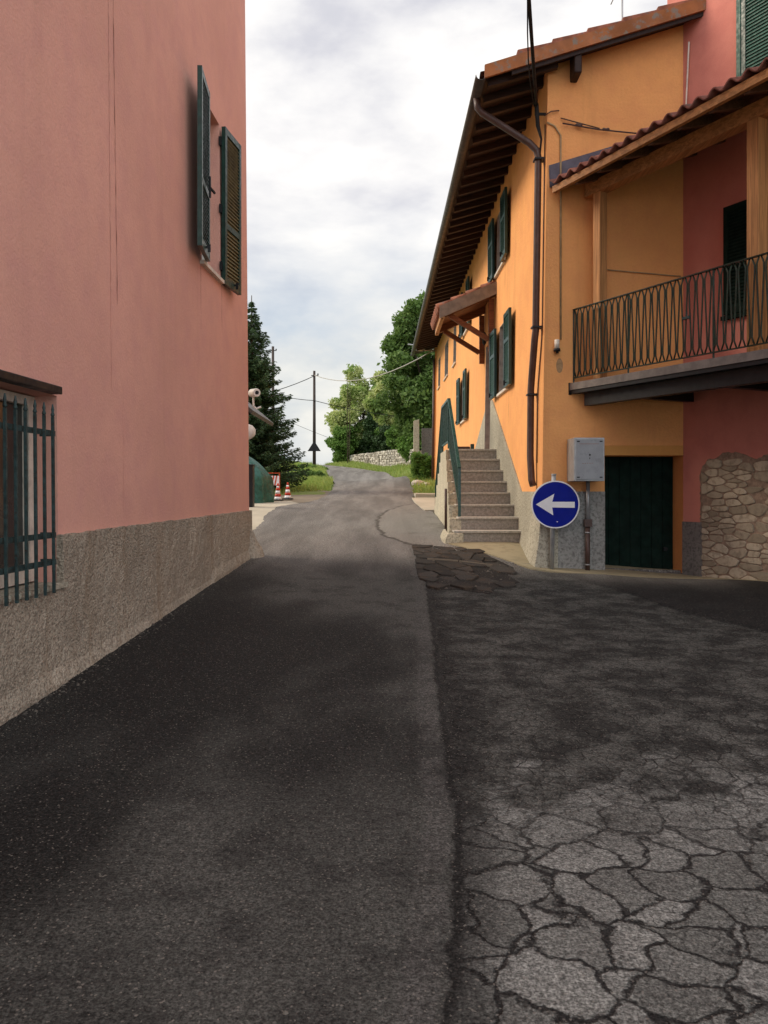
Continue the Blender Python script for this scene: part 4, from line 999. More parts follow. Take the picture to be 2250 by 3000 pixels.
# ================================================================== balcony
bl = thing('balcony', 'covered balcony with green railing and timber posts on the rose house', 'balcony', (3.2, 9.6, Z(1.3)))
BD = Vector((.4605, -.887, 0)); BN = Vector((-.887, -.4605, 0)); A0 = Vector((2.50, 11.19, 0))
def fB(u, h, d): p = A0+BD*u+BN*d; return (p.x, p.y, Z(h))
Lb = 5.2
def bpoly(d, u0=0, u1=Lb):
    """plan polygon between the line d inside the front edge and the rose wall"""
    return [fB(u0, 0, -d), fB(u1, 0, -d)]
m = MB()
f0 = Vector(fB(0, 1.365, 0)); f1 = Vector(fB(Lb, 1.365, 0)); g1 = Vector(fP(Lb+.35, 1.365, .01)); g0 = Vector((4.02, 11.19, Z(1.365)))
m.prism([f0, f1, g1, g0], (0, 0, .095)); m.build('slab', M['slab'], bl)
m = MB(); m.fbox(fB, -.085, .006, 1.305, 1.465, -.30, .004); m.fbox(fB, .16, Lb, 1.15, 1.315, -.24, -.12); m.fbox(fB, .006, Lb, 1.316, 1.363, -.28, -.012)
m.build('beam', M['black'], bl)
for u in (.9, 2.2, 3.4, 4.6):
    m = MB(); a_ = Vector(fB(u, 1.25, -.20)); m.bar(a_, a_-BN*1.1, .10, .13); m.build('cross_beam', M['black'], bl)
# railing
HR0, HR1 = 1.53, 2.45
def railh(u): return 2.445
m = MB(); U0, U1 = .03, 4.3
m.bar(fB(U0, HR1, -.05), fB(U1, HR1, -.05), .04, .012, side=(0, 0, 1)); m.bar(fB(U0, HR0, -.05), fB(U1, HR0, -.05), .03, .012, side=(0, 0, 1))
for u in (U0, 1.05, 2.35, 3.5): m.bar(fB(u, 1.46, -.05), fB(u, HR1, -.05), .018, .018, side=(1, 0, 0))
rl = m.build('railing', M['rail_green'], bl)
p_ = .112; u = U0+.06
while u < U1-.05:
    m = MB()
    for s_ in (-1, 1):
        q = []
        for k in range(13):
            t_ = k/12; hh_ = HR1-.006-(HR1-HR0-.012)*t_
            # side by side at the top, spreading to meet the neighbour at the bottom, with curled ends
            if t_ < .12: off = .010+(.12-t_)**2*2.2
            elif t_ > .88: off = p_/2-.010-(t_-.88)**2*2.2
            else: off = .010+(p_/2-.020)*(.5-.5*math.cos(math.pi*(t_-.12)/.76))*.15+(p_/2-.020)*((t_-.12)/.76)*.85
            q.append(fB(u+s_*off, hh_, -.05))
        m.tube(q, .0092, 6)
    m.build('baluster', M['rail_green'], rl); u += p_
# tap-like knob seen on the railing
for u in (2.35,):
    m = MB(); q = Vector(fB(1.98, 1.98, -.04)); m.bar(q-BD*.05, q+BD*.05, .03, .03); m.bar(q, q+Vector((0, 0, .07)), .015, .015); m.build('latch', M['iron'], rl)
# posts
for (u, wd, top_) in ((.39, .13, 3.95), (2.80, .15, 3.95)):
    m = MB(); m.fbox(fB, u-wd/2, u+wd/2, 1.461, top_, -.19-wd/2, -.19+wd/2); m.build('post', M['wood'], bl, bevel=.006)
# porch roof
E0 = Vector((2.25, 11.10, 0)); ED = Vector((.4226, -.9063, 0)); EN = Vector((-.9063, -.4226, 0))
def fE(u, h, d): p = E0+ED*u+EN*d; return (p.x, p.y, Z(h))
PE = 4.02; SL = .30; LE_ = 5.4
def back_d(u):
    """distance from the eave line back to the rose wall or gable"""
    p = E0+ED*u; best = 3.5
    # rose wall
    a_ = Vector((4.04, 11.2, 0)); nrm_ = Vector((-.8855, -.4646, 0)); den = (-EN).dot(nrm_)
    if abs(den) > 1e-6:
        t_ = (a_-p).dot(nrm_)/den
        if t_ > 0: best = min(best, t_)
    if EN.y < 0:
        t_ = (11.19-p.y)/(-EN.y); best = min(best, max(t_, .02))
    return best
def roofsheet(mb, dz0, amp, n, inset=0.0, period=.215, u0=0.0):
    vs_ = []; fs_ = []; K = 6
    for i in range(n+1):
        u = u0+(LE_-u0)*i/n; bd = back_d(u); z_ = amp*math.cos(2*math.pi*u/period)
        for k in range(K+1):
            d = inset+(bd-inset)*k/K if bd > inset else bd
            vs_.append(fE(u, PE+dz0+z_+d*SL, -d))
    for i in range(n):
        for k in range(K): q = i*(K+1)+k; fs_.append((q, q+K+1, q+K+2, q+1))
    mb.add(vs_, fs_, True)
m = MB(); roofsheet(m, .115, .032, 400, -.04); pr_ = m.build('porch_roof', M['tile_dark'], bl, fixn=False); md = pr_.modifiers.new('thick', 'SOLIDIFY'); md.thickness = .022; md.offset = 0
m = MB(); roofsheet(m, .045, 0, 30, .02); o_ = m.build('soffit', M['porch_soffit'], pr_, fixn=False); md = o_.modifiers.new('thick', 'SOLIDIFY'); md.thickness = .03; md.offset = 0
m = MB(); m.bar(fE(.0, PE+.02, -.03), fE(LE_, PE+.02, -.03), .055, .085, side=(0, 0, 1)); m.build('fascia', M['woodx'], pr_)
m = MB(); m.fbox(fB, .18, 5.1, 3.93, 4.10, -.27, -.11); m.build('purlin', M['woodx'], bl)
for i in range(12):
    u = .42+i*.45; bd = back_d(u)
    if bd < .3: continue
    m = MB(); a_ = Vector(fE(u, PE-.015+.06*SL, -.06)); b_ = Vector(fE(u, PE-.015+bd*SL, -bd)); m.bar(a_, b_, .07, .09); m.build('rafter', M['porch_soffit'], pr_)
# lead flashing against the gable
m = MB(); m.add([fG(2.235, 4.10, .012), fG(2.225, 4.40, .012), fG(3.15, 4.68, .012), fG(4.0, 4.93, .012), fG(4.0, 4.60, .012)], [(0, 1, 2, 3, 4)]); o_ = m.build('flashing', M['flash'], pr_); md = o_.modifiers.new('thick', 'SOLIDIFY'); md.thickness = .006

# ================================================================== outside staircase
st = thing('outside_staircase', 'granite staircase with cream side wall and green railing against the orange house', 'staircase', (1.6, 14, 0))
SY = [12.6, 12.95, 13.38, 13.80, 14.18, 14.62, 15.05, 15.5]; SH = [-.596, -.40, -.208, -.015, .178, .378, .592, .795]
SXL = [1.19, 1.16, 1.165, 1.17, 1.18, 1.19, 1.20, 1.21]
for i in range(8):
    y0_ = SY[i]; y1_ = SY[i+1] if i < 7 else 17.0; hb = (SH[i-1] if i else -1.0)
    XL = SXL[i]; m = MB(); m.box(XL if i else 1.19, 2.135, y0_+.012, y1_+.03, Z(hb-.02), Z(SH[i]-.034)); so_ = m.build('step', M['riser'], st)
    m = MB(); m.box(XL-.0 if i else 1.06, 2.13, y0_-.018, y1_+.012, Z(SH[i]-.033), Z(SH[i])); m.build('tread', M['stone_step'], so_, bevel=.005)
for i in range(5):
    y0_ = 17.0+i*.42; h_ = .60-.22*i; m = MB(); m.box(1.21, 2.13, y0_+.03, y0_+.45, Z(-1), Z(h_)); m.build('step', M['riser'], st)
# side wall with stepped top
def xo(y): return float(np.interp(y, [12.3, 12.6, 13.2, 15.5, 17, 19.2], [.97, .99, 1.03, 1.145, 1.145, 1.13]))
m = MB()
tops = [(12.58, 12.95, -.64), (12.95, 13.38, -.42), (13.38, 13.8, -.22), (13.8, 14.18, -.03), (14.18, 14.62, .165), (14.62, 15.05, .365), (15.05, 15.5, .575), (15.5, 16.95, .78), (16.95, 17.3, .60), (17.3, 17.75, .38), (17.75, 18.15, .14), (18.15, 18.5, -.12), (18.5, 18.8, -.33)]
for a_, b_, h_ in tops:
    g_ = min(H1(1, a_), H1(1, b_))-.15
    m.hexa([(xo(a_), a_, Z(g_)), (1.205, a_, Z(g_)), (1.205, b_, Z(g_)), (xo(b_), b_, Z(g_)), (xo(a_)+.01, a_, Z(h_)), (1.205, a_, Z(h_)), (1.205, b_, Z(h_)), (xo(b_)+.01, b_, Z(h_))])
sw = m.build('side_wall', M['cream'], st, bevel=.006)
m = MB(); g_ = H1(1, 12.6)
vs_ = []
for h_, e_ in ((g_-.1, .11), (g_+.06, .09), (g_+.15, .045), (-.63, .012)):
    vs_ += [(.995-e_, 13.3, Z(h_+.03)), (.985-e_, 12.75, Z(h_)), (1.0-e_*.8, 12.55-e_*.6, Z(h_)), (1.12, 12.57-e_*.4, Z(h_)), (1.19, 12.575, Z(h_))]
m.add(vs_, [(i*5+j, i*5+j+1, (i+1)*5+j+1, (i+1)*5+j) for i in range(3) for j in range(4)], False); m.build('foot', M['cream'], sw)
m = MB(); m.tube([(xo(14.3)-.02, 14.3, Z(.05)), (xo(14.3)-.02, 14.3, Z(-.70))], .022, 8); m.build('brown_strip', M['brown_pipe'], st)  # thin brown upright strip against the outer face of the side wall
# railing
XR = 1.20
RP = [(13.20, .37), (15.30, 1.70), (17.05, 1.72), (19.2, .05)]
m = MB()
for (a_, b_) in zip(RP, RP[1:]): m.bar((XR, a_[0], Z(a_[1])), (XR, b_[0], Z(b_[1])), .05, .045)
LR = [(13.20, -.22), (15.35, .93), (17.0, .93), (19.2, -.42)]
for (a_, b_) in zip(LR, LR[1:]): m.bar((XR, a_[0], Z(a_[1])), (XR, b_[0], Z(b_[1])), .03, .03)
for (y, h0, h1) in ((13.20, -.40, .37), (15.33, .795, 1.70), (17.02, .795, 1.72), (19.15, -.5, .08)): m.box(XR-.022, XR+.022, y-.022, y+.022, Z(h0), Z(h1))
ra = m.build('railing', M['stair_green'], st)
y = 13.30
while y < 19.1:
    t_ = float(np.interp(y, [a[0] for a in RP], [a[1] for a in RP])); b_ = float(np.interp(y, [a[0] for a in LR], [a[1] for a in LR]))
    m = MB(); m.box(XR-.009, XR+.009, y-.009, y+.009, Z(b_), Z(t_)); m.build('baluster', M['stair_green'], ra); y += .105
# low brown bench on the landing end
bn = thing('low_bench', 'low dark brown bench end behind the top step', 'bench', (1.55, 16.7, Z(.8)))
m = MB(); m.box(1.42, 1.72, 16.55, 16.95, Z(.80), Z(.90)); m.build('seat', M['plank'], bn, bevel=.02)
m = MB(); m.box(1.73, 1.80, 16.55, 16.62, Z(.795), Z(.95)); m.build('leg', M['shutter'], bn)

# ================================================================== broken asphalt beside the seam
BP = [(.42, 12.35), (1.02, 12.40), (1.25, 12.0), (1.55, 11.45), (1.72, 11.0), (1.55, 10.4), (1.62, 9.9), (1.3, 9.5), (1.15, 9.0), (.8, 9.2), (.52, 9.1), (.46, 10.3)]
drape('broken_ground', BP, simple('loose_dark_dirt', (.020, .017, .014), .95, var=.4, nscale=30, bump=.8), .010, .2)
rng = random.Random(12); m = MB(); pts_ = []; tries = 0
def inpoly(x, y, P):
    r = False
    for (x0, y0), (x1, y1) in zip(P, P[1:]+P[:1]):
        if (y0 > y) != (y1 > y) and x < (x1-x0)*(y-y0)/(y1-y0)+x0: r = not r
    return r
while tries < 4000:
    tries += 1; x = rng.uniform(.35, 2.1); y = rng.uniform(8.2, 12.4); rr = rng.choice([.12, .2, .34, .55])
    if all((x-a[0])**2+((y-a[1])/1.3)**2 > ((rr+a[2])/2)**2*1.5 for a in pts_): pts_.append((x, y, rr))
for poly in vcells([(a[0], a[1]/1.3) for a in pts_], [(.4, 8.2/1.3), (2.1, 8.2/1.3), (2.1, 12.4/1.3), (.4, 12.4/1.3)]):
    (cx_, cy_), ol = blob([(x, y*1.3) for x, y in poly], rng.uniform(.003, .035), rng, .07)
    if not inpoly(cx_, cy_, BP) or rng.random() < .12: continue
    lift = rng.uniform(.010, .035); tx_, ty_ = rng.uniform(-.03, .03), rng.uniform(-.035, .035); n_ = len(ol)
    hs_ = HH([p[0] for p in ol], [p[1] for p in ol]); vs_ = []
    for sc_, dz in ((1.02, -.03), (1.0, lift-.006), (.95, lift)):
        for (x, y), h in zip(ol, hs_): vs_.append((cx_+(x-cx_)*sc_, cy_+(y-cy_)*sc_, EYE+h+dz+tx_*(x-cx_)+ty_*(y-cy_)))
    m.add(vs_, [(i*n_+k, i*n_+(k+1) % n_, (i+1)*n_+(k+1) % n_, (i+1)*n_+k) for i in range(2) for k in range(n_)]+[tuple(2*n_+k for k in range(n_))], False)
def brk():
    t = NT('broken_asphalt'); rnd = t.geo.outputs['Random Per Island']
    f = t.noise(70, 4, .7); n = t.noise(5, 5, .65)
    cc = t.mix(rnd, (.036, .033, .029), (.085, .076, .066)); cc = t.mix(t.sstep(n, .45, .68, 0, .7), cc, (.10, .068, .045)); cc = t.mix(t.sstep(f, .4, .6, .5, 0), cc, (.012, .011, .010))
    return t.done(cc, .92, t.bump(f, .6, .008), spec=.15)
m.build('broken_asphalt', brk(), None, kind='structure', fixn=False)
def pebbles(name, label, n, seed, fn, smin, smax, mat):
    rs = np.random.RandomState(seed); xy = np.array([fn(rs) for _ in range(n)]); z = HH(xy[:, 0], xy[:, 1])+EYE+.004
    m = MB()
    for (x, y), zz in zip(xy, z):
        s = rs.uniform(smin, smax)*(1 if rs.rand() < .9 else 1.8); a_ = rs.uniform(0, 6.28); zz += .014 if (x > 1.2 and y < 11 and newp_at(x, y)) else 0
        p = []
        for k in range(5): t_ = a_+k*1.2566; p.append((x+s*math.cos(t_)*rs.uniform(.7, 1.1), y+s*math.sin(t_)*rs.uniform(.7, 1.1), zz))
        p.append((x+rs.uniform(-.2, .2)*s, y, zz+s*rs.uniform(.5, .9)))
        m.add(p, [(0, 1, 5), (1, 2, 5), (2, 3, 5), (3, 4, 5), (4, 0, 5)], False)
    o = m.build(name, mat, None, fixn=False); tag(o, label, 'gravel', None, 'stuff')
def newp_at(x, y): return y > np.interp(x, [1.9, 2.35, 2.75, 2.95, 3.4, 3.9, 4.5, 5.2, 6.2, 9], [11.4, 10.75, 9.5, 8.3, 7.3, 6.7, 6.1, 5.2, 4.6, 3.5])
M['grit'] = stone_mat('grit', ((.03, .028, .026), (.15, .135, .115), (.06, .055, .05)))
pebbles('loose_grit', 'scattered grit and tiny stones over the asphalt', 1500, 1, lambda r: (r.uniform(-1.9, 4.5), 1.6+9*r.rand()**1.5), .003, .007, M['grit'])
pebbles('loose_grit', 'grit and crumbs along the foot of the pink house wall', 700, 2, lambda r: (lambda y: (float(fL(y, -1, 0)[0])+.06+abs(r.normal())*.07, y))(r.uniform(3.5, 11.2)), .004, .010, M['grit'])
def inbp(r):
    while True:
        x, y = r.uniform(.45, 1.8), r.uniform(8.9, 12.3)
        if inpoly(x, y, BP): return (x, y)
pebbles('loose_grit', 'rubble crumbs in the broken asphalt before the stairs', 1100, 3, inbp, .006, .020, stone_mat('crumbs', ((.03, .027, .024), (.16, .14, .115), (.06, .05, .042))))
ke = MB()
for xa, xb, ya, yb in ((.58, .98, 11.10, 11.02), (1.0, 1.42, 11.01, 10.90)):
    ke.bar((xa, ya, EYE+H1(xa, ya)+.02), (xb, yb, EYE+H1(xb, yb)+.02), .035, .045)
ke.build('kerb_strip', M['gravel'], None, kind='structure')
# ================================================================== street objects
sg = thing('road_sign', 'round blue sign with a white arrow pointing left on a grey post', 'road sign', (2.26, 11.08, Z(-1.05)))
m = MB(); m.tube([(2.24, 11.09, Z(-1.1)), (2.262, 11.05, Z(.22))], .030, 14); m.tube([(2.262, 11.05, Z(.22)), (2.262, 11.05, Z(.235))], .034, 14); m.build('post', M['steel'], sg)
sc0 = Vector((2.268, 10.975, Z(-.172))); SR = .316
tilt = Matrix.Rotation(R(-3), 4, 'Z')@Matrix.Rotation(R(2), 4, 'X')
def sp(x, z, d): return sc0+tilt@Vector((x, -d, z))
def disc(mb, r0, r1, d0, d1, n=56):
    vs_ = [];
    for (r, d) in ((r0, d0), (r1, d0), (r1, d1), (r0, d1)):
        for k in range(n): a = 2*math.pi*k/n; vs_.append(sp(r*math.cos(a), r*math.sin(a), d))
    fs_ = [(j*n+k, j*n+(k+1) % n, ((j+1) % 4)*n+(k+1) % n, ((j+1) % 4)*n+k) for j in range(4) for k in range(n)]
    mb.add(vs_, fs_)
m = MB(); n = 56
m.add([sp(.303*math.cos(2*math.pi*k/n), .303*math.sin(2*math.pi*k/n), .008) for k in range(n)]+[sp(.303*math.cos(2*math.pi*k/n), .303*math.sin(2*math.pi*k/n), -.004) for k in range(n)],
      [tuple(range(n)), tuple(range(n, 2*n))[::-1]]+[(k, (k+1) % n, n+(k+1) % n, n+k) for k in range(n)])
pl = m.build('panel', M['sign_blue'], sg)
m = MB(); disc(m, .300, SR, -.012, .011); m.build('rim', M['sign_white'], pl)
q = 10.98/2430/2.212
def az(zx, zy): return ((zx-284)*q, -(zy-727)*q)
ar = [az(*p) for p in ((158, 726), (276, 657), (263, 709), (407, 709), (407, 748), (263, 746), (270, 797))]
m = MB(); m.add([sp(x, z, .0105) for x, z in ar]+[sp(x, z, .0078) for x, z in ar], [tuple(range(7)), tuple(range(7, 14))[::-1]]+[(k, (k+1) % 7, 7+(k+1) % 7, 7+k) for k in range(7)]); m.build('arrow', M['sign_white'], pl)
m = MB()
m.add([sp(x, z, .0085) for x, z in (( .012, -.222), (.035, -.222), (.03, -.234), (.018, -.234))], [(0, 1, 2, 3)]); m.build('sticker', M['sign_white'], pl)
m = MB(); m.bar((2.262, 11.0, Z(.0)), (2.262, 11.06, Z(.0)), .05, .03); m.bar((2.262, 11.0, Z(-.36)), (2.262, 11.06, Z(-.36)), .05, .03); m.build('clamp', M['steel'], sg)

eb = thing('meter_cabinet', 'grey metal utility cabinet fixed beside the dark cellar door', 'cabinet', (2.66, 11.0, Z(.14)))
X0, X1, Y0, Y1, H0_, H1_ = 2.468, 2.862, 10.76, 11.17, .135, .70
m = MB(); m.box(X0, X1, Y0, Y1, Z(H0_), Z(H1_)); m.box(X0, X1, Y1, 11.2, Z(H0_+.05), Z(H1_-.05)); m.build('body', M['steel'], eb, bevel=.006)
m = MB(); m.box(X0+.022, X1-.02, Y0-.014, Y0-.001, Z(H0_+.02), Z(H1_-.02)); ed = m.build('door', M['box_grey'], eb, bevel=.004)
m = MB()
for a, b in ((X0+.05, H1_-.05), (X1-.05, H1_-.05), (X0+.05, H0_+.05), (X1-.05, H0_+.05)): m.box(a-.018, a+.018, Y0-.018, Y0-.0145, Z(b-.007), Z(b+.007))
m.lathe((2.665, Y0-.020, Z(.475)), [(.012, -.004), (.010, .006)], 12, 'Y'); m.box(2.662, 2.668, Y0-.022, Y0-.0145, Z(.42), Z(.44)); m.build('lock', M['black'], ed)
m = MB(); 
for k in range(5): m.box(X0+.10+.03*k, X0+.12+.03*k, Y0-.0165, Y0-.0145, Z(.36+.001*k), Z(.366+.001*k))
m.box(X0+.06, X1-.08, Y0-.0165, Y0-.0145, Z(.615), Z(.621)); m.build('marking', simple('faded_red', (.30, .18, .16), .7), ed)
px0 = 2.735
m = MB(); m.tube([(px0, 11.12, Z(H0_)), (px0, 11.12, Z(-.40))], .026, 12); m.build('pipe', M['steel'], eb)
m = MB(); m.tube([(px0-.005, 11.12, Z(-.46)), (px0-.005, 11.12, Z(-1.12))], .032, 12); m.box(px0-.05, px0+.045, 11.07, 11.19, Z(-.47), Z(-.37)); m.build('lower_pipe', M['brown_pipe'], eb)
m = MB()
for h in (-.55, -.98): m.tube([(px0-.005, 11.12, Z(h-.01)), (px0-.005, 11.12, Z(h+.01))], .038, 12)
m.build('clip', M['steel'], eb)

# overhead supply cable to the corner of the orange house
oc = thing('overhead_cable', 'thick black overhead cable bundle ending at the gable corner under the eaves', 'cable', (2.1, 11.3, Z(5.3)))
m = MB(); a = Vector((2.08, 11.32, Z(5.27))); b = Vector((1.60, 9.15, Z(5.42))); c = Vector((-.6, -.8, Z(6.6)))
pts = [a]+[a.lerp(b, t)+Vector((0, 0, -.02*math.sin(math.pi*t))) for t in (.25, .5, .75)]+[b.lerp(c, t)-Vector((0, 0, .35*math.sin(math.pi*t)*t)) for t in (0, .2, .4, .6, .8, 1)]
m.tube(pts, .022, 8); m.build('cable', M['rubber'], oc)
m = MB(); m.tube([p+Vector((-.03-.03*math.sin(i*.9), 0, -.01)) for i, p in enumerate(pts)], .008, 6); m.build('thin_cable', M['rubber'], oc)
m = MB(); m.tube([a+Vector((0, 0, .02)), a+Vector((.02, .0, -.28)), a+Vector((.07, .02, -.45)), a+Vector((.05, .06, -.75))], [.03, .028, .015, .012], 8); m.bar(a+Vector((-.02, 0, -.12)), a+Vector((.14, 0, -.12)), .03, .03); m.build('anchor', M['rubber'], oc)
# the second, forward end is carried by a bracket on the pink house wall
# ---- things beyond the pink house
def grd(x, y, e=0.0): return (x, y, EYE+H1(x, y)+e)
bx, by = -3.18, 19.6
lb = thing('black_post_box', 'tall black metal box with a small white label beside the forecourt', 'box', grd(bx, by))
z0 = EYE+H1(bx, by); m = MB(); m.box(bx-.33, bx+.10, by-.14, by+.14, z0-.02, z0+.97); m.box(bx-.35, bx+.115, by-.155, by+.155, z0+.97, z0+1.0); m.build('body', M['black'], lb, bevel=.008)
m = MB(); m.box(bx-.16, bx+.01, by-.146, by-.1415, z0+.44, z0+.50); m.build('label_plate', M['white'], lb)
# tarpaulin
tx, ty = -4.12, 22.3
z0 = EYE+H1(tx, ty); m = MB(); nx_, ny_ = 46, 24; rng = random.Random(5); vs_ = []
for j in range(ny_+1):
    for i in range(nx_+1):
        u = i/nx_*2-1; v = j/ny_
        # ridge in the middle; sides fall outward
        hgt = 1.36*(1-v**1.35); wd = .12+.90*min(1, v*1.7)**.62+.04*v
        ang = u*math.pi*.98
        fold = 1+.09*math.sin(ang*7+v*2)*v+.06*math.sin(ang*17+v*5)*v
        vs_.append((tx+math.sin(ang)*wd*fold, ty-math.cos(ang)*wd*.9*fold, z0-.02+hgt))
m.add(vs_, [(j*(nx_+1)+i, j*(nx_+1)+i+1, (j+1)*(nx_+1)+i+1, (j+1)*(nx_+1)+i) for j in range(ny_) for i in range(nx_)], True)
tag(m.build('tarpaulin', M['tarp'], None), 'dark green tarpaulin draped over a heap beside the striped barrier', 'tarpaulin')
# barrier
bx, by = -3.28, 24.4; z0 = EYE+H1(bx, by)
br = thing('striped_barrier', 'red and white striped folding barrier on thin legs in front of the grass', 'barrier', (bx, by, z0))
m = MB(); W_ = .42; m.bar((bx+W_/2, by, z0), (bx+W_/2, by, z0+.78), .022, .022, side=(1, 0, 0)); m.bar((bx-W_/2, by, z0), (bx-W_/2, by, z0+.78), .022, .022, side=(1, 0, 0)); m.bar((bx-W_/2-.01, by, z0+.78), (bx+W_/2+.01, by, z0+.78), .022, .022)
m.bar((bx+W_/2-.02, by+.3, z0), (bx+W_/2-.02, by+.02, z0+.74), .018, .018, side=(1, 0, 0)); m.bar((bx-W_/2+.02, by+.3, z0), (bx-W_/2+.02, by+.02, z0+.74), .018, .018, side=(1, 0, 0)); m.build('frame', M['orange_paint'], br)
m = MB(); m.box(bx-.20, bx+.20, by-.018, by-.012, z0+.42, z0+.70); pn = m.build('panel', M['sign_white'], br)
m = MB()
for k in range(5):
    x0 = bx-.205+k*.085
    x1 = x0+.04
    if x1+.05 > bx+.2: break
    m.prism([(x0, by-.022, z0+.42), (x1, by-.022, z0+.42), (x1+.055, by-.022, z0+.70), (x0+.055, by-.022, z0+.70)], (0, .003, 0))
m.build('stripes', M['orange_paint'], pn)
# cones
def cone(x, y, label):
    z0 = EYE+H1(x, y); o = thing('traffic_cone', label, 'traffic cone', (x, y, z0), 'traffic cones beside the forecourt')
    m = MB(); m.box(x-.15, x+.15, y-.15, y+.15, z0, z0+.035); m.build('base', M['rubber'], o, bevel=.01)
    def r(t): return .105-.085*t
    bands = [(0, .18, 'sign_white'), (.18, .36, 'red'), (.36, .55, 'sign_white'), (.55, .72, 'red'), (.72, .83, 'sign_white'), (.83, 1, 'red')]
    b = MB()
    for a_, c_, k in bands:
        b.mark(0 if k == 'red' else 1)
        b.lathe((x, y, z0+.03), [(r(a_), a_*.47), (r(c_), c_*.47)], 20)
    b.build('cone', [M['red'], M['sign_white']], o); return o
cone(-3.02, 23.6, 'traffic cone standing right in front of the barrier leg'); cone(-2.82, 24.3, 'traffic cone standing alone to the right, nearest the gravel')

# utility poles
def pole(x, y, top, r, label, base=None):
    z0 = EYE+H1(x, y) if base is None else base
    o = thing('utility_pole', label, 'pole', (x, y, z0)); m = MB(); m.tube([(x, y, z0-.3), (x+.0, y, Z(top))], [r*1.25, r*.85], 14); m.build('shaft', M['pole_wood'], o)
    m = MB(); m.bar((x-.18, y-.02, Z(top-.28)), (x+.25, y-.02, Z(top-.28)), .05, .05); m.lathe((x+.22, y-.02, Z(top-.24)), [(.03, 0), (.05, .04), (.03, .08)], 8); m.build('insulator', M['black'], o); return o
PX, PY = -4.16, 49.5
up = pole(PX, PY, 7.2, .085, 'dark wooden utility pole rising from the shrub at the road bend')
ws = thing('warning_sign', 'triangular warning sign seen dark from behind on the pole at the bend', 'road sign', (PX+.0, PY-.17, Z(2.4)))
m = MB(); y = PY-.16; a = (901-1125)/2430*y; b = (940-1125)/2430*y; c = (920.5-1125)/2430*y
m.prism([(a, y, Z(2.40)), (b, y, Z(2.40)), (c, y, Z(3.02))], (0, .02, 0)); m.build('panel', M['black'], ws)
m = MB(); m.box(c-.02, c+.02, y+.02, y+.06, Z(2.5), Z(2.9)); m.build('bracket', M['black'], ws)
p2_ = pole((799.6-1125)/2430*56, 56, (1440-1015)/2430*56, .10, 'far thin utility pole half hidden behind the spruce', base=Z(1.7))
def wire(name, pts, r, label, mat='rubber'):
    m = MB(); out = []
    for a, b, sag in pts:
        a = Vector(a); b = Vector(b)
        for k in range(12): t = k/11; out.append(a.lerp(b, t)-Vector((0, 0, sag*4*t*(1-t))))
    m.tube(out, r, 6); return tag(m.build(name, M[mat], None), label, 'cable')
HE = (1.98, 32.4, Z(5.55))
wire('service_cable', [((PX, PY, Z(6.95)), HE, .72)], .022, 'thick grey cable sagging from the utility pole to the end of the orange house', 'reveal_grey')
wire('overhead_wire', [((PX, PY, Z(6.9)), (-9.5, 43.5, Z(4.7)), .35)], .022, 'upper wire from the pole towards the spruce on the left')
wire('overhead_wire', [((-9.0, 50, Z(6.7)), (PX, PY-.1, Z(5.42)), .25), ((PX, PY-.1, Z(5.42)), (1, 50, Z(4.5)), .1)], .020, 'middle wire crossing the pole below its top')
wire('overhead_wire', [((-13, 57, Z(8.2)), (-2, 60, Z(3.2)), .4)], .012, 'lowest faint wire falling to the right behind the pole')
# street lamp on the end of the orange house
sl_ = thing('street_lamp', 'small street lamp on a short arm at the far end of the eaves', 'street lamp', (2.0, 32.2, Z(5.4)))
m = MB(); m.tube([(2.03, 32.3, Z(5.50)), (1.6, 32.1, Z(5.46)), (1.35, 32.0, Z(5.62)), (.92, 31.9, Z(5.66))], .028, 8); m.build('arm', M['steel'], sl_)
m = MB(); m.tube([(1.50, 32.0, Z(5.45)), (1.28, 31.95, Z(5.52)), (1.10, 31.95, Z(5.58))], [.05, .12, .05], 12); m.build('lamp_head', M['steel'], sl_)

# pillar, gate wall
gp = thing('gate_pillar', 'tall square concrete gate pillar beside the leafy bank', 'pillar', grd(1.40, 36))
x, y = 1.40, 36; z0 = EYE+H1(x, y); m = MB(); m.hexa([(x-.13, y-.13, z0-.2), (x+.13, y-.13, z0-.2), (x+.13, y+.13, z0-.2), (x-.13, y+.13, z0-.2), (x-.115, y-.12, Z(3.06)), (x+.12, y-.12, Z(3.12)), (x+.12, y+.12, Z(3.12)), (x-.115, y+.12, Z(3.06))]); m.build('shaft', M['cream'], gp, bevel=.01)
tag((lambda m: (m.box(1.66, 3.2, 36.4, 36.6, EYE+H1(2, 36)-.3, Z(2.78)), m.build('garden_wall', M['dark_dado'], None))[1])(MB()), 'dark grey garden wall in shade right of the concrete pillar', 'wall')

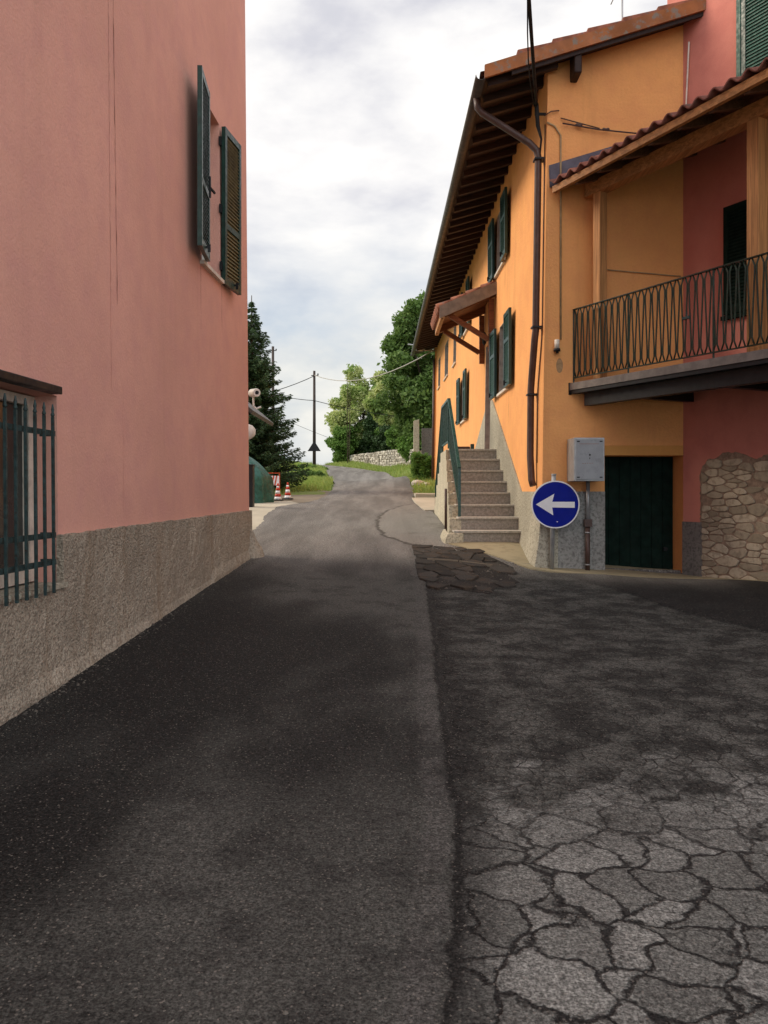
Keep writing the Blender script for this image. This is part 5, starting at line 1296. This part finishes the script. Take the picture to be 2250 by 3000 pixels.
# ---- dry stone wall
dw = thing('dry_stone_wall', 'low dry stone wall holding the bank on the outside of the bend', 'wall', grd(.28, 50))
WP = [((q[0]-1125)/2430*q[1], q[1], (1440-q[3])/2430*q[1], (1440-q[2])/2430*q[1]) for q in ((1026, 58, 1334, 1356), (1052, 56, 1330, 1364), (1085, 53.5, 1327, 1370), (1120, 51, 1321, 1374), (1160, 47.5, 1317, 1375), (1190, 44, 1316, 1370), (1214, 41, 1317, 1364))]
rng = random.Random(3)
m = MB(); core = []
def wpt(s):
    i = min(int(s), len(WP)-2); t = s-i; a, b = WP[i], WP[i+1]; return [a[k]+(b[k]-a[k])*t for k in range(4)]
for i in range(len(WP)-1):
    a, b = WP[i], WP[i+1]; d = Vector((b[0]-a[0], b[1]-a[1], 0)).normalized(); nv = Vector((-d.y, d.x, 0))
    if nv.y > 0: nv = -nv
    bk = -nv*.5
    m.hexa([(a[0], a[1], Z(a[2]-.5)), (b[0], b[1], Z(b[2]-.5)), (b[0]+bk.x, b[1]+bk.y, Z(b[2]-.5)), (a[0]+bk.x, a[1]+bk.y, Z(a[2]-.5)), (a[0], a[1], Z(a[3]-.06)), (b[0], b[1], Z(b[3]-.06)), (b[0]+bk.x, b[1]+bk.y, Z(b[3]-.06)), (a[0]+bk.x, a[1]+bk.y, Z(a[3]-.06))])
m.build('core', M['mortar'], dw)
m = MB(); total = len(WP)-1
s = 0.0
rows = 10
for r_i in range(rows):
    s = rng.uniform(0, .03)
    while s < total-.02:
        a = wpt(s); i = min(int(s), total-1); seg = Vector((WP[i+1][0]-WP[i][0], WP[i+1][1]-WP[i][1], 0)); L = seg.length; d = seg/L; nv = Vector((-d.y, d.x, 0)); 
        if nv.y > 0: nv = -nv
        wd = rng.uniform(.12, .32); hh = (a[3]-a[2]+.25)/rows
        c = Vector((a[0], a[1], Z(a[2]-.25+hh*(r_i+.5)+rng.uniform(-.02, .02))))+d*wd/2+nv*rng.uniform(-.02, .03)
        hx = wd*.47; hz = hh*rng.uniform(.36, .52); dp = rng.uniform(.05, .10)
        p = []
        for dz, k in ((-hz, .85), (hz, .85)):
            for sx, sy in ((-1, -1), (1, -1), (1, 1), (-1, 1)): p.append(c+d*hx*sx*rng.uniform(.75, 1)+nv*dp*(-sy)*rng.uniform(.6, 1)+Vector((0, 0, dz*rng.uniform(.75, 1.1))))
        m.hexa(p); s += (wd+.015)/L
m.build('stones', M['dry_stones'], dw, fixn=False)
# rubble under the vines
for k, (x, y, r) in enumerate([(1.25, 31.2, .20), (1.42, 31.6, .16), (1.58, 31.0, .14)]):
    m = MB(); n = 10; prof = []
    z0 = EYE+H1(x, y); vs_ = []; rg = random.Random(k+40)
    for j in range(6):
        ph = math.pi*j/5
        for i in range(n): a = 2*math.pi*i/n; rr = r*(math.sin(ph)*.95+.05)*rg.uniform(.85, 1.1); vs_.append((x+rr*math.cos(a)*1.25, y+rr*math.sin(a), z0+r*.6-r*.75*math.cos(ph)))
    m.add(vs_, [(j*n+i, j*n+(i+1) % n, (j+1)*n+(i+1) % n, (j+1)*n+i) for j in range(5) for i in range(n)]+[tuple(range(n))[::-1], tuple(range(5*n, 6*n))], False)
    tag(m.build('boulder', M['dry_stones'], None), ['largest pale boulder in the grass below the vines', 'middle boulder half under the vines', 'small boulder nearest the orange house below the vines'][k], 'boulder', 'boulders at the foot of the vines')

# ================================================================== vegetation
def leaf_mesh(name, pos, size, mat, parent, seed=0, aspect=.55, up=.3, orient=None, kind=None):
    """one folded quad leaf per position (numpy)"""
    rs = np.random.RandomState(seed); n = len(pos); P = np.asarray(pos, float)
    off = rootloc(parent) if parent else Vector((0, 0, 0)); P = P-np.array(off)
    size = np.asarray(size)*np.ones(n)*rs.uniform(.6, 1.25, n)
    a = rs.normal(size=(n, 3)); 
    if orient is not None: a = orient+a*.35
    a[:, 2] *= .7; a /= np.linalg.norm(a, axis=1)[:, None]
    b = rs.normal(size=(n, 3)); b[:, 2] += up; b -= (b*a).sum(1)[:, None]*a; b /= np.linalg.norm(b, axis=1)[:, None]
    c = np.cross(a, b)
    s = size[:, None]
    v = np.stack([P-a*s*.5, P+c*s*aspect*.5+b*s*.12, P+a*s*.5, P-c*s*aspect*.5+b*s*.12], 1).reshape(-1, 3)
    me = bpy.data.meshes.new(name); me.vertices.add(n*4); me.vertices.foreach_set('co', v.ravel())
    me.loops.add(n*4); me.loops.foreach_set('vertex_index', np.arange(n*4, dtype=np.int32))
    me.polygons.add(n); me.polygons.foreach_set('loop_start', np.arange(n, dtype=np.int32)*4); me.polygons.foreach_set('loop_total', np.full(n, 4, np.int32))
    me.update(calc_edges=True); me.materials.append(mat)
    o = bpy.data.objects.new(name, me); C.objects.link(o)
    if parent: o.parent = parent
    if kind: o['kind'] = kind
    return o
def clump_points(clumps, n, seed, shell=.45):
    rs = np.random.RandomState(seed); cl = np.array(clumps, float)   # x,y,z,r
    w_ = cl[:, 3]**2.2; idx = rs.choice(len(cl), n, p=w_/w_.sum())
    d = rs.normal(size=(n, 3)); d /= np.linalg.norm(d, axis=1)[:, None]
    r = rs.uniform(shell, 1, n)**.7*(1+.18*rs.normal(size=n)*.6)
    return cl[idx, :3]+d*(cl[idx, 3]*r)[:, None]*np.array([1, 1, .8])
def make_tree(name, label, base, crown, n, leaf, mat, seed, nclump=26, cr=(.28, .5), trunk_r=.12, gname='trees and bushes beyond the bend', stems=1, trunkmat='bark', lean=0.0):
    """crown = (cx, cy, cz, rx, ry, rz)"""
    rs = random.Random(seed); cx, cy, cz, rx, ry, rz = crown
    root = thing(name, label, 'tree' if 'tree' in name else 'bush', base, gname)
    clumps = []
    while len(clumps) < nclump:
        p = Vector((rs.uniform(-1, 1), rs.uniform(-1, 1), rs.uniform(-1, 1)))
        if p.length > 1 or p.length < .25: continue
        q = rs.uniform(*cr); f = 1-.25*abs(p.z)
        clumps.append((cx+p.x*rx*f, cy+p.y*ry*f, cz+p.z*rz, q*min(rx, rz)))
    m = MB()
    for s in range(stems):
        b = Vector(base)+Vector((rs.uniform(-.15, .15)*(stems > 1), rs.uniform(-.15, .15)*(stems > 1), -.1)); t = Vector((cx+rs.uniform(-.3, .3)*rx*(stems > 1), cy, cz+rz*.2)); mid = b.lerp(t, .5)+Vector((rs.uniform(-.15, .15), 0, 0))
        m.tube([b, b.lerp(mid, .5), mid, mid.lerp(t, .5), t], [trunk_r*1.2, trunk_r, trunk_r*.8, trunk_r*.5, trunk_r*.2], 8)
        for c in clumps[s::stems][:14]:
            c = Vector(c[:3]); k = rs.uniform(.25, .85); a = b.lerp(mid, k*2) if k < .5 else mid.lerp(t, k*2-1)
            if a.z > c.z: a = a.lerp(b, .3)
            m.tube([a, a.lerp(c, .5)+Vector((0, 0, .1)), c], [trunk_r*.42, trunk_r*.25, trunk_r*.08], 5)
    m.build('trunk', M[trunkmat], root, fixn=False)
    pts = clump_points(clumps, n, seed)
    leaf_mesh('crown', pts, leaf, M[mat], root, seed+1)
    return root
# big dark tree behind the orange house
make_tree('deciduous_tree', 'tall dark green tree rising behind the far end of the orange house', grd(2.6, 44), (2.15, 44, 5.4+EYE, 2.05, 2.3, 5.0), 42000, .24, 'leaf_dark', 11, 80, (.22, .42), .2)
make_tree('deciduous_tree', 'dark green tree filling the gap between the pale tree and the house', grd(1.6, 55), (1.95, 56, 4.3+EYE, 1.1, 1.4, 2.3), 11000, .24, 'leaf_dark', 12, 34, (.3, .5), .12)
# pale yellow-green tree
make_tree('deciduous_tree', 'pale yellow green airy tree on the bank above the stone wall', grd(-1.5, 60), (-1.55, 60, 5.7+EYE, 2.3, 1.6, 3.2), 23000, .24, 'leaf_light', 13, 66, (.16, .34), .09, stems=4)
make_tree('deciduous_tree', 'second pale tree with yellowish leaves between the airy tree and the dark tree', grd(.2, 54), (.35, 53.5, 5.3+EYE, 1.45, 1.2, 2.4), 15000, .24, 'leaf_light', 14, 40, (.2, .36), .08, stems=2)
make_tree('bush', 'mid green bush below the pale tree at the left end of the bank', grd(-1.9, 59.5), (-1.9, 59.5, 3.4+EYE, 1.2, 1.0, 1.5), 8000, .2, 'leaf_mid', 15, 20, (.3, .5), .05, stems=3)
make_tree('evergreen_bush', 'dark ivy covered bush behind the middle of the stone wall', grd(-.5, 58.5), (-.55, 58.5, 3.9+EYE, 1.35, 1.0, 1.7), 11000, .2, 'leaf_ever', 16, 24, (.3, .5), .06, stems=2)
make_tree('evergreen_bush', 'low dark bush spreading over the top of the stone wall', grd(.6, 53), (.55, 53, 3.15+EYE, 1.4, 1.0, .9), 8000, .18, 'leaf_ever', 17, 22, (.35, .6), .05, stems=2)
make_tree('bush', 'bright green sloping bush above the stone wall near the pillar', grd(1.2, 49), (1.05, 49, 3.25+EYE, 1.1, .8, .75), 7000, .17, 'leaf_mid', 18, 22, (.3, .5), .05, stems=2)
make_tree('bush', 'bush of green leaves behind the concrete pillar', grd(1.8, 43), (1.7, 43, 2.4+EYE, .9, .9, .8), 6000, .16, 'leaf_mid', 19, 18, (.35, .6), .05, stems=2)
make_tree('bush', 'small dark bush leaning out over the left tip of the bank', grd(-3.0, 60), (-3.1, 60, 3.5+EYE, .75, .6, .4), 2200, .18, 'leaf_ever', 20, 12, (.35, .6), .04)
make_tree('bush', 'tall pale green bush reaching down the bank at its left end', grd(-3.0, 58.5), (-2.95, 58.5, 3.3+EYE, .95, .8, 1.35), 8000, .19, 'leaf_mid', 27, 24, (.3, .5), .04, stems=3)
make_tree('bush', 'leafy green bush between the dark ivy bush and the dark tree', grd(1.6, 57), (1.2, 57.5, 3.9+EYE, 1.4, .9, 1.4), 11000, .2, 'leaf_mid', 28, 26, (.3, .5), .04, stems=3)
make_tree('bush', 'yellowish low bush on top of the bank behind the left end of the stone wall', grd(-1.6, 60), (-1.7, 59.6, 2.9+EYE, 1.0, .6, .7), 5000, .17, 'leaf_light', 29, 18, (.4, .6), .03, stems=2)
make_tree('bush', 'dense low green shrub around the foot of the utility pole', grd(-4.5, 47), (-4.35, 46.8, 1.12+EYE, 1.35, .9, .28), 9000, .15, 'leaf_mid', 22, 30, (.5, .9), .03)
make_tree('bush', 'darker round shrub in the grass left of the utility pole', grd(-4.6, 41), (-3.85, 40.5, .80+EYE, 1.1, .8, .24), 8000, .13, 'leaf_dark', 23, 26, (.5, .9), .03)
make_tree('bush', 'bare topped shrub sprig above the pale tree crown', grd(-2.4, 55), (-2.35, 55, 7.6+EYE, .35, .3, .9), 260, .14, 'leaf_light', 24, 8, (.3, .5), .02, stems=3)
# vines
vn = thing('climbing_vine', 'bright green leafy vine mass hanging between the pillar and the orange house', 'vine', grd(1.75, 32.6))
cl = [(1.62+.32*math.sin(i*2.1), 33.6+.3*math.cos(i), EYE+.45+.95*(i/26)+.10*math.sin(i*1.7), .25) for i in range(27)]
leaf_mesh('foliage', clump_points(cl, 8000, 31, .2), .11, M['leaf_mid'], vn, 31)
m = MB()
for k in range(4): m.tube([(1.5+.12*k, 33.6, EYE+H1(1.6, 33.6)), (1.48+.13*k, 33.65, EYE+1.3)], .02, 6)
m.build('stem', M['bark'], vn)

# spruce
def spruce(x, y, h, r, label):
    z0 = EYE+H1(x, y); root = thing('spruce_tree', label, 'tree', (x, y, z0))
    rs = random.Random(7); nr = np.random.RandomState(7)
    tr = MB(); tr.tube([(x, y, z0-.1), (x, y, z0+h*.5), (x, y, z0+h+.25)], [.14, .08, .012], 10)
    pos = []; ori = []; br_ = MB(); z = .35; lev = 0
    while z < h:
        t = z/h; rad = r*(1-t)**.85*rs.uniform(.70, 1.22)+.05
        nb = 11 if t < .7 else 8
        for k in range(nb):
            a = 2*math.pi*(k+rs.random()*.7)/nb+lev*.4; L = rad*rs.uniform(.72, 1.12)
            d = np.array([math.cos(a), math.sin(a)]); N = max(4, int(L/.030)); pts_ = []
            for i in range(N+1):
                s = i/N; rr = L*s; zz = z0+z+L*(.05-.40*s+.34*s*s*1.1)*(1 if t < .8 else -.6)
                p = np.array([x+d[0]*rr, y+d[1]*rr, zz]); pts_.append(p)
                if s < .12: continue
                for side in (-1, 1):
                    tw = (.30*(1-s)+.07)*rs.uniform(.6, 1.2)*min(1, L/1.0+.25)
                    sd = np.array([-d[1], d[0]])*side+d*.7; sd /= np.linalg.norm(sd)
                    M_ = max(2, int(tw/.05))
                    for j in range(M_):
                        q = (j+.6)/M_*tw*rs.uniform(.8, 1.2)
                        pos.append([p[0]+sd[0]*q, p[1]+sd[1]*q, p[2]-.35*q+rs.uniform(-.10, .05)]); ori.append([sd[0]*.8+d[0]*.4, sd[1]*.8+d[1]*.4, -.35])
            br_.tube([pts_[0], pts_[N//2], pts_[-1]], [.025*(1-t)+.006, .012, .004], 4, cap=False)
        z += .16+.07*rs.random(); lev += 1
    tr.build('trunk', M['bark'], root); br_.build('branches', M['bark'], root, fixn=False)['kind'] = 'stuff'
    leaf_mesh('needles', pos, .125, M['needle'], root, 7, .34, 0, np.array(ori))
    print('spruce leaves', len(pos))
spruce(-4.5, 28.2, 6.45, 2.0, 'dark spruce standing behind the tarpaulin left of the road')

# grass
def scatter(n, xr_, yr_, seed, keep, size, name, label):
    rs = np.random.RandomState(seed); x = rs.uniform(*xr_, n); y = rs.uniform(*yr_, n); k = keep(x, y); x = x[k]; y = y[k]; n = len(x)
    z = HH(x, y)+EYE+.05*vnoise(x, y, 1.5, 3)*(y > 27)-.03
    s = size*rs.uniform(.5, 1.5, n)*(1+.5*vnoise(x, y, 2.2, 9)); a = rs.uniform(0, 6.28, n); w_ = .012+.006*rs.rand(n)+s*.05
    lx = rs.normal(size=n)*.35*s; ly = rs.normal(size=n)*.35*s
    v = np.stack([np.stack([x-np.cos(a)*w_, y-np.sin(a)*w_, z], 1), np.stack([x+np.cos(a)*w_, y+np.sin(a)*w_, z], 1), np.stack([x+lx, y+ly, z+s], 1)], 1).reshape(-1, 3)
    me = bpy.data.meshes.new(name); me.vertices.add(n*3); me.vertices.foreach_set('co', v.ravel()); me.loops.add(n*3); me.loops.foreach_set('vertex_index', np.arange(n*3, dtype=np.int32))
    me.polygons.add(n); me.polygons.foreach_set('loop_start', np.arange(n, dtype=np.int32)*3); me.polygons.foreach_set('loop_total', np.full(n, 3, np.int32)); me.update(calc_edges=True)
    me.materials.append(M['grassblade']); o = bpy.data.objects.new(name, me); C.objects.link(o); tag(o, label, 'grass', None, 'stuff')
def pad_free(x, y): return ~((y < 29.6) & (x > -9) & (y < 23.8+(x+9)*.85) & (x > -9) & (y < 25.0+np.clip((x+4.4)*1.9, 0, 4.6)))
scatter(60000, (-9, 0), (24, 63), 1, lambda x, y: (x < xl(y)-.08) & pad_free(x, y), .17, 'grass', 'green and yellowish grass on the left verge around the pole')
scatter(60000, (-5, 5), (25.6, 63), 2, lambda x, y: (x > xr(y)+.05) & ((y > 33) | (x < 2.2)), .17, 'grass', 'green grass on the right bank below the stone wall')
